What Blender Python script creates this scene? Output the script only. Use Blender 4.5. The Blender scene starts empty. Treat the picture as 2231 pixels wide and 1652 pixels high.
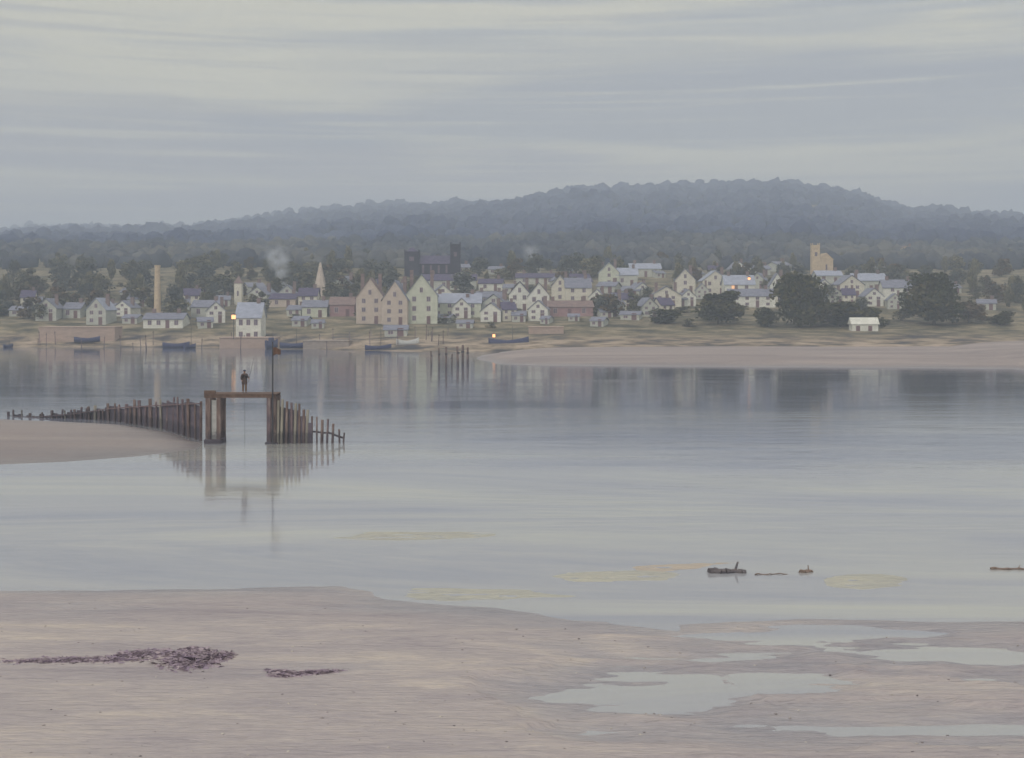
import bpy, bmesh, math, random
import numpy as np
from mathutils import Vector, Matrix, noise as mnoise
R = math.radians
rnd = random.Random(7)
nrg = np.random.default_rng(11)
scene = bpy.context.scene
COL = scene.collection
F, H, XC, YH = 2693.0, 10.7, 1115.5, 660.0      # focal (px of a 2231 wide frame), eye height, centre column, horizon row

# ------------------------------------------------------------------ helpers
def gp(X, Y):                                    # ground (water level) point seen at X,Y
    D = H * F / (Y - YH)
    return ((X - XC) / F * D, D)
def wx(X, D): return (X - XC) / F * D
def wz(Y, D): return H + (YH - Y) / F * D
def smooth(a, b, v):
    t = np.clip((v - a) / (b - a), 0, 1)
    return t * t * (3 - 2 * t)

def tag(o, label=None, cat=None, group=None, kind=None):
    if label: o['label'] = label
    if cat: o['category'] = cat
    if group: o['group'] = group
    if kind: o['kind'] = kind
    return o
def empty(name, loc, rz=0.0):
    o = bpy.data.objects.new(name, None); COL.objects.link(o)
    o.location = loc; o.rotation_euler = (0, 0, rz); o.empty_display_size = 0.3
    return o
def link(name, me, mat=None, parent=None, smoothed=False):
    o = bpy.data.objects.new(name, me); COL.objects.link(o)
    if mat: me.materials.append(mat)
    if parent: o.parent = parent
    if smoothed: me.shade_smooth()
    return o
def copy_tree(o, parent=None):
    c = o.copy(); COL.objects.link(c)
    if parent: c.parent = parent
    for ch in list(o.children): copy_tree(ch, c)
    return c

class MB:
    """collects simple solids, builds ONE mesh object"""
    def __init__(s): s.v = []; s.f = []
    def box(s, x0, x1, y0, y1, z0, z1, M=None):
        n = len(s.v)
        P = [(x, y, z) for z in (z0, z1) for y in (y0, y1) for x in (x0, x1)]
        if M: P = [tuple(M @ Vector(p)) for p in P]
        s.v += P
        s.f += [tuple(n + i for i in q) for q in ((0,2,3,1),(4,5,7,6),(0,1,5,4),(2,6,7,3),(0,4,6,2),(1,3,7,5))]
        return s
    def tube(s, p, q, r0, r1, k=8, jit=0.0):
        p, q = Vector(p), Vector(q); d = (q - p).normalized()
        a = d.orthogonal().normalized(); b = d.cross(a); n = len(s.v)
        for c, r in ((p, r0), (q, r1)):
            for i in range(k):
                t = 2 * math.pi * i / k
                rr = r * (1 + jit * (rnd.random() - .5))
                s.v.append(tuple(c + rr * (math.cos(t) * a + math.sin(t) * b)))
        for i in range(k):
            j = (i + 1) % k; s.f.append((n + i, n + j, n + k + j, n + k + i))
        s.f.append(tuple(n + i for i in reversed(range(k)))); s.f.append(tuple(n + k + i for i in range(k)))
        return s
    def poly(s, pts, faces):
        n = len(s.v); s.v += [tuple(p) for p in pts]; s.f += [tuple(n + i for i in f) for f in faces]
        return s
    def build(s, name, mat, parent=None, sm=False, bevel=0.0):
        me = bpy.data.meshes.new(name); me.from_pydata(s.v, [], s.f); me.update()
        o = link(name, me, mat, parent, sm)
        if bevel:
            b = o.modifiers.new('b', 'BEVEL'); b.width = bevel; b.segments = 1
        return o

def mesh_np(name, V, Fc, mat, sm=True, colors=None):
    me = bpy.data.meshes.new(name)
    k = Fc.shape[1]
    me.vertices.add(len(V)); me.vertices.foreach_set('co', V.astype(np.float32).ravel())
    me.loops.add(Fc.size); me.loops.foreach_set('vertex_index', Fc.astype(np.int32).ravel())
    me.polygons.add(len(Fc)); me.polygons.foreach_set('loop_start', np.arange(0, Fc.size, k, dtype=np.int32))
    me.polygons.foreach_set('loop_total', np.full(len(Fc), k, dtype=np.int32))
    me.update(calc_edges=True)
    if colors is not None:
        a = me.attributes.new('tint', 'FLOAT', 'POINT'); a.data.foreach_set('value', colors.astype(np.float32))
    me.materials.append(mat)
    if sm: me.shade_smooth()
    return me

# smooth value noise on numpy arrays
_tab = nrg.random((256, 256))
def vn(x, y):
    xi = np.floor(x).astype(int); yi = np.floor(y).astype(int); u = x - xi; v = y - yi
    u = u * u * (3 - 2 * u); v = v * v * (3 - 2 * v)
    g = lambda a, b: _tab[a & 255, b & 255]
    return (g(xi, yi) * (1 - u) + g(xi + 1, yi) * u) * (1 - v) + (g(xi, yi + 1) * (1 - u) + g(xi + 1, yi + 1) * u) * v
def fbm(x, y, o=4):
    t = 0; a = .5
    for i in range(o):
        t = t + a * (vn(x + 17.3 * i, y + 9.1 * i) - .5); x = x * 2.03; y = y * 2.03; a *= .5
    return t

# ------------------------------------------------------------------ materials
def nodes(m):
    m.use_nodes = True
    nt = m.node_tree; return nt, nt.nodes, nt.links
def ramp(N, stops):
    r = N.new('ShaderNodeValToRGB'); e = r.color_ramp.elements
    while len(e) > 1: e.remove(e[-1])
    e[0].position = stops[0][0]; e[0].color = (*stops[0][1], 1)
    for p, c in stops[1:]:
        k = e.new(p); k.color = (*c, 1)
    return r
def pmat(name, cols, scale=(1, 1, 1), rough=.85, bump=0.0, bscale=4.0, detail=6, obj=False, spec=.3, tint=False, ior=1.45, dist=0.0):
    """principled material; colours mottled by stretched noise in world (or object) metres"""
    m = bpy.data.materials.new(name); nt, N, L = nodes(m)
    b = N['Principled BSDF']; b.inputs['Roughness'].default_value = rough
    b.inputs['Specular IOR Level'].default_value = spec; b.inputs['IOR'].default_value = ior
    if obj:
        tc = N.new('ShaderNodeTexCoord').outputs['Object']
    else:
        tc = N.new('ShaderNodeNewGeometry').outputs['Position']
    mp = N.new('ShaderNodeMapping'); mp.inputs['Scale'].default_value = scale; L.new(tc, mp.inputs['Vector'])
    nz = N.new('ShaderNodeTexNoise'); nz.inputs['Scale'].default_value = 1; nz.inputs['Detail'].default_value = detail
    nz.inputs['Roughness'].default_value = .62; nz.inputs['Distortion'].default_value = dist
    L.new(mp.outputs[0], nz.inputs['Vector'])
    n = len(cols)
    r = ramp(N, [(.30 + .40 * i / max(1, n - 1), c) for i, c in enumerate(cols)])
    src = nz.outputs['Fac']
    if tint:
        at = N.new('ShaderNodeAttribute'); at.attribute_name = 'tint'
        mx = N.new('ShaderNodeMath'); mx.operation = 'MULTIPLY_ADD'
        L.new(at.outputs['Fac'], mx.inputs[0]); mx.inputs[1].default_value = .42; 
        m2 = N.new('ShaderNodeMath'); m2.operation = 'MULTIPLY_ADD'; L.new(nz.outputs['Fac'], m2.inputs[0]); m2.inputs[1].default_value = .58; m2.inputs[2].default_value = 0.0
        L.new(m2.outputs[0], mx.inputs[2]); src = mx.outputs[0]
    L.new(src, r.inputs['Fac']); L.new(r.outputs['Color'], b.inputs['Base Color'])
    if bump:
        bn = N.new('ShaderNodeTexNoise'); bn.inputs['Scale'].default_value = bscale; bn.inputs['Detail'].default_value = 5
        L.new(tc, bn.inputs['Vector'])
        bp = N.new('ShaderNodeBump'); bp.inputs['Strength'].default_value = bump; bp.inputs['Distance'].default_value = .2
        L.new(bn.outputs['Fac'], bp.inputs['Height']); L.new(bp.outputs[0], b.inputs['Normal'])
    return m
def c(*a): return a

M = {}
M['white_wall']  = pmat('white_wall',  [(.55,.56,.50), (.80,.80,.73)], (.5,.5,.9), obj=True)
M['cream_wall']  = pmat('cream_wall',  [(.52,.50,.42), (.70,.67,.57)], (.5,.5,.9), obj=True)
M['grey_wall']   = pmat('grey_wall',   [(.38,.40,.36), (.56,.57,.51)], (.5,.5,.9), obj=True)
M['green_wall']  = pmat('green_wall',  [(.44,.47,.37), (.62,.64,.53)], (.5,.5,.9), obj=True)
M['pink_wall']   = pmat('pink_wall',   [(.44,.37,.31), (.58,.50,.43)], (.5,.5,.9), obj=True)
M['mauve_wall']  = pmat('mauve_wall',  [(.28,.17,.18), (.40,.26,.26)], (.5,.5,.9), obj=True)
M['sand_wall']   = pmat('sand_wall',   [(.44,.34,.23), (.62,.50,.34)], (.5,.5,.9), obj=True)
M['dark_wall']   = pmat('dark_wall',   [(.015,.015,.03), (.04,.035,.055)], (.5,.5,.9), obj=True)
M['slate']       = pmat('slate_roof',  [(.13,.14,.19), (.24,.25,.32)], (.8,.8,2), obj=True, rough=.6)
M['slate_pale']  = pmat('pale_slate_roof', [(.24,.27,.35), (.38,.41,.50)], (.8,.8,2), obj=True, rough=.55)
M['tile']        = pmat('dull_tile_roof', [(.16,.12,.12), (.28,.20,.18)], (.8,.8,2), obj=True)
M['purple_roof'] = pmat('purple_roof', [(.05,.045,.09), (.12,.10,.17)], (.8,.8,2), obj=True)
M['glass']       = pmat('window_glass', [(.12,.09,.13), (.20,.15,.19)], (1,1,1), rough=.15, spec=.5)
M['frame']       = pmat('painted_frame', [(.40,.36,.34), (.5,.47,.43)], (1,1,1))
M['door']        = pmat('door_paint', [(.15,.09,.10), (.22,.14,.14)], (1,1,1))
M['foliage']     = pmat('foliage', [(.06,.06,.035), (.13,.125,.07), (.23,.205,.12)], (.5,.5,.5), rough=.9, tint=True, spec=.1)
M['foliage_dark']= pmat('dark_foliage', [(.020,.024,.004), (.045,.050,.010), (.11,.09,.03)], (.7,.7,.7), rough=.9, tint=True, spec=.1)
M['foliage_blue']= pmat('blue_foliage', [(.05,.06,.06), (.10,.11,.09), (.18,.17,.12)], (.6,.6,.6), rough=.9, tint=True, spec=.1)
M['foliage_rust']= pmat('rusty_foliage', [(.06,.055,.03), (.11,.085,.045), (.17,.11,.06)], (.6,.6,.6), rough=.9, tint=True, spec=.1)
M['wood_crowns'] = pmat('hill_wood', [(.035,.05,.115), (.055,.075,.145), (.08,.10,.17)], (.012,.012,.02), rough=.95, tint=True, spec=.05)  # blue of the distant haze is partly painted into the crown colour
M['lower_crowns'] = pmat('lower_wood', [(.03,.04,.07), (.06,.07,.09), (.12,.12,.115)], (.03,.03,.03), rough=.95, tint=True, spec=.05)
M['bark']        = pmat('bark', [(.06,.05,.04), (.12,.10,.08)], (1,1,.5))
M['pile']        = pmat('weathered_pile', [(.09,.06,.055), (.18,.125,.11), (.30,.235,.21)], (5,5,.8), rough=.8, bump=.4, bscale=9)
def tide(m, zt=.95):
    nt = m.node_tree; N = nt.nodes; L = nt.links; b = N['Principled BSDF']; src = b.inputs['Base Color'].links[0].from_socket
    g = N.new('ShaderNodeNewGeometry'); sp = N.new('ShaderNodeSeparateXYZ'); L.new(g.outputs['Position'], sp.inputs[0])
    n = N.new('ShaderNodeTexNoise'); n.inputs['Scale'].default_value = 5; L.new(g.outputs['Position'], n.inputs['Vector'])
    a = N.new('ShaderNodeMath'); a.operation = 'MULTIPLY_ADD'; L.new(n.outputs['Fac'], a.inputs[0]); a.inputs[1].default_value = -.9; L.new(sp.outputs['Z'], a.inputs[2])
    r = N.new('ShaderNodeMapRange'); r.inputs['From Min'].default_value = zt - .75; r.inputs['From Max'].default_value = zt - .35; r.inputs['To Min'].default_value = .6; r.inputs['To Max'].default_value = 0; L.new(a.outputs[0], r.inputs['Value'])
    x = N.new('ShaderNodeMix'); x.data_type = 'RGBA'; L.new(r.outputs[0], x.inputs['Factor']); L.new(src, x.inputs['A']); x.inputs['B'].default_value = (.045, .042, .055, 1); L.new(x.outputs['Result'], b.inputs['Base Color'])
M['pile_mauve']  = pmat('mauve_pile', [(.09,.07,.09), (.17,.12,.13), (.30,.24,.22)], (5,5,.8), rough=.8, bump=.4, bscale=9)
M['pile_pale']   = pmat('bleached_pile', [(.22,.20,.17), (.40,.38,.31)], (5,5,.8), rough=.8)
M['plank']       = pmat('tarred_plank', [(.07,.065,.10), (.15,.12,.14)], (.6,.6,3), rough=.8)
M['plank_pale']  = pmat('bleached_plank', [(.36,.36,.36), (.52,.52,.50)], (1,1,6), rough=.8)
for k_ in ('pile', 'pile_mauve', 'pile_pale', 'plank', 'plank_pale'): tide(M[k_])
M['deck']        = pmat('deck_timber', [(.09,.055,.04), (.18,.115,.085)], (4,2,2), rough=.75, bump=.3)
M['iron']        = pmat('dark_iron', [(.03,.03,.04), (.07,.065,.07)], (3,3,3), rough=.6)
M['flag']        = pmat('flag_cloth', [(.09,.045,.03), (.15,.08,.05)], (3,3,3))
M['hull_navy']   = pmat('navy_hull', [(.025,.035,.10), (.06,.07,.15)], (2,2,4), obj=True, rough=.5)
M['hull_pale']   = pmat('pale_hull', [(.42,.44,.44), (.6,.6,.58)], (2,2,4), obj=True, rough=.5)
M['hull_brown']  = pmat('brown_hull', [(.16,.10,.08), (.28,.19,.14)], (2,2,4), obj=True, rough=.6)
M['hull_in']     = pmat('boat_inside', [(.10,.09,.09), (.20,.17,.15)], (3,3,3), rough=.7)
M['stone']       = pmat('quay_stone', [(.22,.19,.17), (.40,.34,.30)], (.8,.8,2.5), bump=.3)
M['stone_pink']  = pmat('pink_quay_stone', [(.34,.26,.22), (.48,.37,.31)], (.6,.6,2.5), bump=.3)
M['weed']        = pmat('seaweed', [(.22,.17,.24), (.31,.25,.30), (.38,.32,.35)], (6,6,6), rough=.5, spec=.5, tint=True)
M['drift']       = pmat('driftwood', [(.07,.07,.09), (.16,.14,.14)], (1.5,1.5,8), rough=.8, bump=.4)
M['drift_brown'] = pmat('brown_driftwood', [(.15,.11,.09), (.25,.19,.16)], (1.5,1.5,8), rough=.8, bump=.4)
M['skin']        = pmat('skin', [(.34,.20,.13), (.40,.25,.17)], (8,8,8), rough=.6)
M['coat']        = pmat('coat', [(.06,.045,.05), (.11,.075,.065)], (4,4,4))
M['trousers']    = pmat('trousers', [(.12,.07,.035), (.20,.12,.06)], (4,4,4))
M['cap']         = pmat('cap', [(.02,.025,.07), (.05,.05,.11)], (4,4,4))
def emis(name, col, s):
    m = bpy.data.materials.new(name); nt, N, L = nodes(m); b = N['Principled BSDF']
    b.inputs['Base Color'].default_value = (*col, 1); b.inputs['Emission Color'].default_value = (*col, 1)
    b.inputs['Emission Strength'].default_value = s; return m
M['lamp'] = emis('lamp_glow', (1.0, .48, .20), 1.5)
M['lit']  = emis('lit_window', (1.0, .52, .26), .65)

def sand_mat(name, dry, wet, streak=(.02,.16,1), wet_lo=.02, wet_hi=.30, extra=None):
    """sand: streaky colour; darker, glossier where it lies just above the water (height in metres)"""
    m = bpy.data.materials.new(name); nt, N, L = nodes(m); b = N['Principled BSDF']
    g = N.new('ShaderNodeNewGeometry'); mp = N.new('ShaderNodeMapping'); mp.inputs['Scale'].default_value = streak
    L.new(g.outputs['Position'], mp.inputs['Vector'])
    nz = N.new('ShaderNodeTexNoise'); nz.inputs['Scale'].default_value = 1; nz.inputs['Detail'].default_value = 9; nz.inputs['Roughness'].default_value = .68; nz.inputs['Distortion'].default_value = .6
    L.new(mp.outputs[0], nz.inputs['Vector'])
    k = len(dry); r1 = ramp(N, [(.34 + .32 * i / (k - 1), cc) for i, cc in enumerate(dry)]); L.new(nz.outputs['Fac'], r1.inputs['Fac'])
    k = len(wet); r2 = ramp(N, [(.34 + .32 * i / (k - 1), cc) for i, cc in enumerate(wet)]); L.new(nz.outputs['Fac'], r2.inputs['Fac'])
    sp = N.new('ShaderNodeSeparateXYZ'); L.new(g.outputs['Position'], sp.inputs[0])
    n2 = N.new('ShaderNodeTexNoise'); n2.inputs['Scale'].default_value = 1.0; n2.inputs['Detail'].default_value = 6
    mp2 = N.new('ShaderNodeMapping'); mp2.inputs['Scale'].default_value = (.12, .55, 1); L.new(g.outputs['Position'], mp2.inputs['Vector']); L.new(mp2.outputs[0], n2.inputs['Vector'])
    ad = N.new('ShaderNodeMath'); ad.operation = 'MULTIPLY_ADD'; L.new(n2.outputs['Fac'], ad.inputs[0]); ad.inputs[1].default_value = .36; ad.inputs[2].default_value = -.18
    a2 = N.new('ShaderNodeMath'); a2.operation = 'ADD'; L.new(ad.outputs[0], a2.inputs[0]); L.new(sp.outputs['Z'], a2.inputs[1])
    mr = N.new('ShaderNodeMapRange'); mr.inputs['From Min'].default_value = wet_lo; mr.inputs['From Max'].default_value = wet_hi; L.new(a2.outputs[0], mr.inputs['Value'])
    mx = N.new('ShaderNodeMix'); mx.data_type = 'RGBA'; L.new(mr.outputs[0], mx.inputs['Factor']); L.new(r2.outputs[0], mx.inputs['A']); L.new(r1.outputs[0], mx.inputs['B'])
    nf = N.new('ShaderNodeTexNoise'); nf.inputs['Scale'].default_value = 1; nf.inputs['Detail'].default_value = 8; nf.inputs['Roughness'].default_value = .75
    mpf = N.new('ShaderNodeMapping'); mpf.inputs['Scale'].default_value = (1.6, 6, 4); L.new(g.outputs['Position'], mpf.inputs['Vector']); L.new(mpf.outputs[0], nf.inputs['Vector'])
    fr_ = ramp(N, [(.30, (.84, .83, .86)), (.5, (1, 1, 1)), (.68, (1.14, 1.12, 1.06))]); L.new(nf.outputs['Fac'], fr_.inputs['Fac'])
    mf = N.new('ShaderNodeMix'); mf.data_type = 'RGBA'; mf.blend_type = 'MULTIPLY'; mf.clamp_result = False; mf.inputs['Factor'].default_value = 1; L.new(mx.outputs['Result'], mf.inputs['A']); L.new(fr_.outputs[0], mf.inputs['B'])
    L.new(mf.outputs['Result'], b.inputs['Base Color'])
    rr = N.new('ShaderNodeMapRange'); rr.inputs['To Min'].default_value = .28; rr.inputs['To Max'].default_value = .8; L.new(mr.outputs[0], rr.inputs['Value']); L.new(rr.outputs[0], b.inputs['Roughness'])
    b.inputs['Specular IOR Level'].default_value = .45
    # ripple marks
    mp3 = N.new('ShaderNodeMapping'); mp3.inputs['Scale'].default_value = (.9, 5.5, 1); mp3.inputs['Rotation'].default_value = (0, 0, .06); L.new(g.outputs['Position'], mp3.inputs['Vector'])
    n3 = N.new('ShaderNodeTexNoise'); n3.inputs['Scale'].default_value = 1; n3.inputs['Detail'].default_value = 5; n3.inputs['Distortion'].default_value = 1.0; L.new(mp3.outputs[0], n3.inputs['Vector'])
    bp = N.new('ShaderNodeBump'); bp.inputs['Strength'].default_value = .8; bp.inputs['Distance'].default_value = .14; L.new(n3.outputs['Fac'], bp.inputs['Height']); L.new(bp.outputs[0], b.inputs['Normal'])
    return m
M['sand_near'] = sand_mat('foreshore_sand', [(.30,.27,.29), (.365,.33,.34), (.41,.37,.365), (.51,.455,.405)], [(.255,.25,.285), (.32,.305,.325), (.39,.36,.355)], streak=(.09,.34,1), wet_lo=.0, wet_hi=.20)
M['sand_bar']  = sand_mat('sandbar_sand', [(.24,.205,.205), (.30,.255,.245), (.37,.315,.29)], [(.18,.165,.175), (.24,.215,.215)], streak=(.015,.10,1), wet_lo=.0, wet_hi=.5)
M['sand_shoal']= sand_mat('shoal_sand', [(.37,.375,.35), (.47,.46,.38)], [(.34,.35,.345), (.44,.435,.375)], streak=(.2,.8,1), wet_lo=-.3, wet_hi=.1)
M['sand_peach']= sand_mat('peach_shoal_sand', [(.40,.355,.31), (.48,.415,.34)], [(.38,.345,.31), (.46,.405,.34)], streak=(.2,.8,1), wet_lo=-.3, wet_hi=.1)

def land_mat():
    """far bank: sand and shingle on the beach, then rough ochre grass, then dark green slope"""
    m = bpy.data.materials.new('far_bank'); nt, N, L = nodes(m); b = N['Principled BSDF']; b.inputs['Roughness'].default_value = .95; b.inputs['Specular IOR Level'].default_value = .1
    g = N.new('ShaderNodeNewGeometry'); mp = N.new('ShaderNodeMapping'); mp.inputs['Scale'].default_value = (.14, .16, .5); L.new(g.outputs['Position'], mp.inputs['Vector'])
    nz = N.new('ShaderNodeTexNoise'); nz.inputs['Scale'].default_value = 1; nz.inputs['Detail'].default_value = 8; nz.inputs['Roughness'].default_value = .65; L.new(mp.outputs[0], nz.inputs['Vector'])
    r1 = ramp(N, [(.36, (.06,.06,.07)), (.44, (.14,.12,.10)), (.52, (.27,.22,.16)), (.62, (.42,.34,.27))]); L.new(nz.outputs['Fac'], r1.inputs['Fac'])
    r2 = ramp(N, [(.36, (.06,.06,.045)), (.46, (.13,.12,.08)), (.55, (.21,.18,.12)), (.66, (.32,.27,.19))]); L.new(nz.outputs['Fac'], r2.inputs['Fac'])
    sp = N.new('ShaderNodeSeparateXYZ'); L.new(g.outputs['Position'], sp.inputs[0])
    ad = N.new('ShaderNodeMath'); ad.operation = 'MULTIPLY_ADD'; L.new(nz.outputs['Fac'], ad.inputs[0]); ad.inputs[1].default_value = 4; L.new(sp.outputs['Z'], ad.inputs[2])
    mr = N.new('ShaderNodeMapRange'); mr.inputs['From Min'].default_value = 4.0; mr.inputs['From Max'].default_value = 5.4; L.new(ad.outputs[0], mr.inputs['Value'])
    mx = N.new('ShaderNodeMix'); mx.data_type = 'RGBA'; L.new(mr.outputs[0], mx.inputs['Factor']); L.new(r1.outputs[0], mx.inputs['A']); L.new(r2.outputs[0], mx.inputs['B'])
    L.new(mx.outputs['Result'], b.inputs['Base Color']); return m
M['land'] = land_mat()

def water_mat():
    m = bpy.data.materials.new('estuary_water'); nt, N, L = nodes(m); b = N['Principled BSDF']
    g = N.new('ShaderNodeNewGeometry')
    def nzm(scale, detail=4, dist=0.0, rz=0.0, rough=.55):
        mp = N.new('ShaderNodeMapping'); mp.inputs['Scale'].default_value = scale; mp.inputs['Rotation'].default_value = (0, 0, rz); L.new(g.outputs['Position'], mp.inputs['Vector'])
        n = N.new('ShaderNodeTexNoise'); n.inputs['Scale'].default_value = 1; n.inputs['Detail'].default_value = detail; n.inputs['Distortion'].default_value = dist; n.inputs['Roughness'].default_value = rough
        L.new(mp.outputs[0], n.inputs['Vector']); return n
    # silty colour in long bands
    cn = nzm((.012, .06, 1), 8, 1.0, .06, .66)
    r = ramp(N, [(.36, (.25,.27,.34)), (.46, (.34,.35,.38)), (.55, (.40,.41,.40)), (.66, (.49,.49,.41))]); L.new(cn.outputs['Fac'], r.inputs['Fac'])
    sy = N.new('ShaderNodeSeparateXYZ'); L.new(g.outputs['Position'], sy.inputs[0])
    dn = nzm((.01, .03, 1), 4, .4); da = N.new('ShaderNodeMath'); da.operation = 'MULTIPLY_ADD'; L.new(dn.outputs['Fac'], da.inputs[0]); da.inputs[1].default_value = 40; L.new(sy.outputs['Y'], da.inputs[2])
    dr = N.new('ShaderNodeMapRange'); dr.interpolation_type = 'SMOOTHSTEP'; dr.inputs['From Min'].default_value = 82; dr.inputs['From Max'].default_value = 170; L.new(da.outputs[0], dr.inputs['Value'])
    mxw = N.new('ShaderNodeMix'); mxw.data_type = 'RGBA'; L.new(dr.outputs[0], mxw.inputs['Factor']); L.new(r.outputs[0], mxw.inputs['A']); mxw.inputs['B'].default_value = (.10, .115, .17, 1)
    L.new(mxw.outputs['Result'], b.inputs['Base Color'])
    # calm and ruffled lanes
    lane = nzm((.014, .07, 1), 8, 1.2, -.05, .68)
    lr = N.new('ShaderNodeMapRange'); lr.inputs['From Min'].default_value = .42; lr.inputs['From Max'].default_value = .62; lr.inputs['To Min'].default_value = .035; lr.inputs['To Max'].default_value = .20; L.new(lane.outputs['Fac'], lr.inputs['Value'])
    b1 = nzm((.45, 1.5, 1), 4, .4); b2 = nzm((.10, .40, 1), 3)
    ad = N.new('ShaderNodeMath'); ad.operation = 'MULTIPLY_ADD'; L.new(b2.outputs['Fac'], ad.inputs[0]); ad.inputs[1].default_value = 2.0; L.new(b1.outputs['Fac'], ad.inputs[2])
    bp = N.new('ShaderNodeBump'); bp.inputs['Distance'].default_value = .10; L.new(lr.outputs[0], bp.inputs['Strength']); L.new(ad.outputs[0], bp.inputs['Height']); L.new(bp.outputs[0], b.inputs['Normal'])
    b.inputs['Roughness'].default_value = .07; b.inputs['IOR'].default_value = 1.55; b.inputs['Specular IOR Level'].default_value = .5
    return m
M['water'] = water_mat()

# ------------------------------------------------------------------ world, sun, camera
SUN_EL, SUN_AZ = R(34), R(205)          # azimuth clockwise from +Y : the light comes from behind and a little left
w = bpy.data.worlds.new("World"); scene.world = w; w.use_nodes = True
nt = w.node_tree; N = nt.nodes; L = nt.links; N.clear()
out = N.new('ShaderNodeOutputWorld'); bg = N.new('ShaderNodeBackground'); L.new(bg.outputs[0], out.inputs['Surface'])
sky = N.new('ShaderNodeTexSky'); sky.sky_type = 'NISHITA'; sky.sun_disc = False; sky.sun_elevation = SUN_EL; sky.sun_rotation = SUN_AZ
sky.dust_density = 3
tc = N.new('ShaderNodeTexCoord'); sep = N.new('ShaderNodeSeparateXYZ'); L.new(tc.outputs['Generated'], sep.inputs[0])
def wn(scale, detail, dist=0, loc=(0, 0, 0), rough=.6):
    mp = N.new('ShaderNodeMapping'); mp.inputs['Scale'].default_value = scale; mp.inputs['Location'].default_value = loc; L.new(tc.outputs['Generated'], mp.inputs['Vector'])
    n = N.new('ShaderNodeTexNoise'); n.inputs['Scale'].default_value = 1; n.inputs['Detail'].default_value = detail; n.inputs['Distortion'].default_value = dist; n.inputs['Roughness'].default_value = rough
    L.new(mp.outputs[0], n.inputs['Vector']); return n
# cloud deck: lavender low down, grey-cream higher, brighter overhead (an overcast sky)
K = 10.0
rz = ramp(N, [(0.0, (.385,.375,.405)), (.06, (.385,.38,.41)), (.115, (.40,.40,.41)), (.145, (.46,.455,.42)), (.168, (.53,.525,.44)), (.195, (.475,.48,.43)), (.225, (.41,.435,.435)), (.27, (.43,.44,.41)), (.5, (.66,.66,.62)), (1.0, (.98,.96,.90))])
L.new(sep.outputs['Z'], rz.inputs['Fac'])
s1 = wn((1.6, 1.6, 22), 6, .5, (3.1, 0, 1.3)); s2 = wn((3, 3, 150), 8, .5, (1, 5, 2)); s3 = wn((1.1, 1.1, 10), 4, .8, (7, 2, .4))
def mix(fac, a, b_, mode='MIX'):
    x = N.new('ShaderNodeMix'); x.data_type = 'RGBA'; x.blend_type = mode
    if isinstance(fac, float): x.inputs['Factor'].default_value = fac
    else: L.new(fac, x.inputs['Factor'])
    L.new(a, x.inputs['A'])
    if isinstance(b_, tuple): x.inputs['B'].default_value = (*b_, 1)
    else: L.new(b_, x.inputs['B'])
    return x.outputs['Result']
def fr(src, lo, hi, a=0., b_=1.):
    r = N.new('ShaderNodeMapRange'); r.inputs['From Min'].default_value = lo; r.inputs['From Max'].default_value = hi; r.inputs['To Min'].default_value = a; r.inputs['To Max'].default_value = b_; r.interpolation_type = 'SMOOTHSTEP'
    L.new(src, r.inputs['Value']); return r.outputs[0]
def mul(a, b_):
    x = N.new('ShaderNodeMath'); x.operation = 'MULTIPLY'; L.new(a, x.inputs[0])
    if isinstance(b_, float): x.inputs[1].default_value = b_
    else: L.new(b_, x.inputs[1])
    return x.outputs[0]
hi = fr(sep.outputs['Z'], .05, .13)
low = fr(sep.outputs['Z'], .30, .45, 1, 0)
colr = mix(mul(mul(fr(s1.outputs['Fac'], .46, .58), hi), .9), rz.outputs[0], (.60,.59,.47))
colr = mix(mul(fr(s3.outputs['Fac'], .50, .64), .75), colr, (.31,.335,.385))
colr = mix(mul(fr(s2.outputs['Fac'], .50, .66), .6), colr, (.61,.60,.49))
colr = mix(mul(fr(s2.outputs['Fac'], .50, .34), .4), colr, (.32,.335,.37))
colr2 = mix(low, rz.outputs[0], colr)
sc = N.new('ShaderNodeMix'); sc.data_type = 'RGBA'; sc.blend_type = 'MULTIPLY'; sc.inputs['Factor'].default_value = 1
L.new(colr2, sc.inputs['A']); sc.inputs['B'].default_value = (K * 1.025, K * .98, K * .955, 1)
sc.clamp_result = False
fin = mix(.12, sc.outputs['Result'], sky.outputs[0])
L.new(fin, bg.inputs['Color']); bg.inputs['Strength'].default_value = 0.1

sd = bpy.data.lights.new('sun', 'SUN'); sd.energy = 1.0; sd.angle = R(14); sd.color = (1, .93, .84)
so = bpy.data.objects.new('sun', sd); COL.objects.link(so)
d = Vector((math.sin(SUN_AZ) * math.cos(SUN_EL), math.cos(SUN_AZ) * math.cos(SUN_EL), math.sin(SUN_EL)))
so.rotation_euler = d.to_track_quat('Z', 'Y').to_euler(); so.location = d * 200

cd = bpy.data.cameras.new('camera'); cam = bpy.data.objects.new('camera', cd); COL.objects.link(cam); scene.camera = cam
cam.location = (0, 0, H); cam.rotation_euler = (R(90), 0, 0)
cd.sensor_width = 36; cd.lens = 36 * F / 2231; cd.shift_y = -(826 - YH) / 2231; cd.clip_end = 12000; cd.clip_start = .5
vs = scene.view_settings; vs.view_transform = 'Standard'; vs.look = 'None'; vs.gamma = 1; vs.exposure = 0.24
scene.cycles.use_denoising = True; scene.cycles.max_bounces = 5; scene.cycles.volume_bounces = 1
scene.cycles.volume_step_rate = 1; scene.cycles.use_adaptive_sampling = True; scene.cycles.adaptive_threshold = .02

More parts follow.
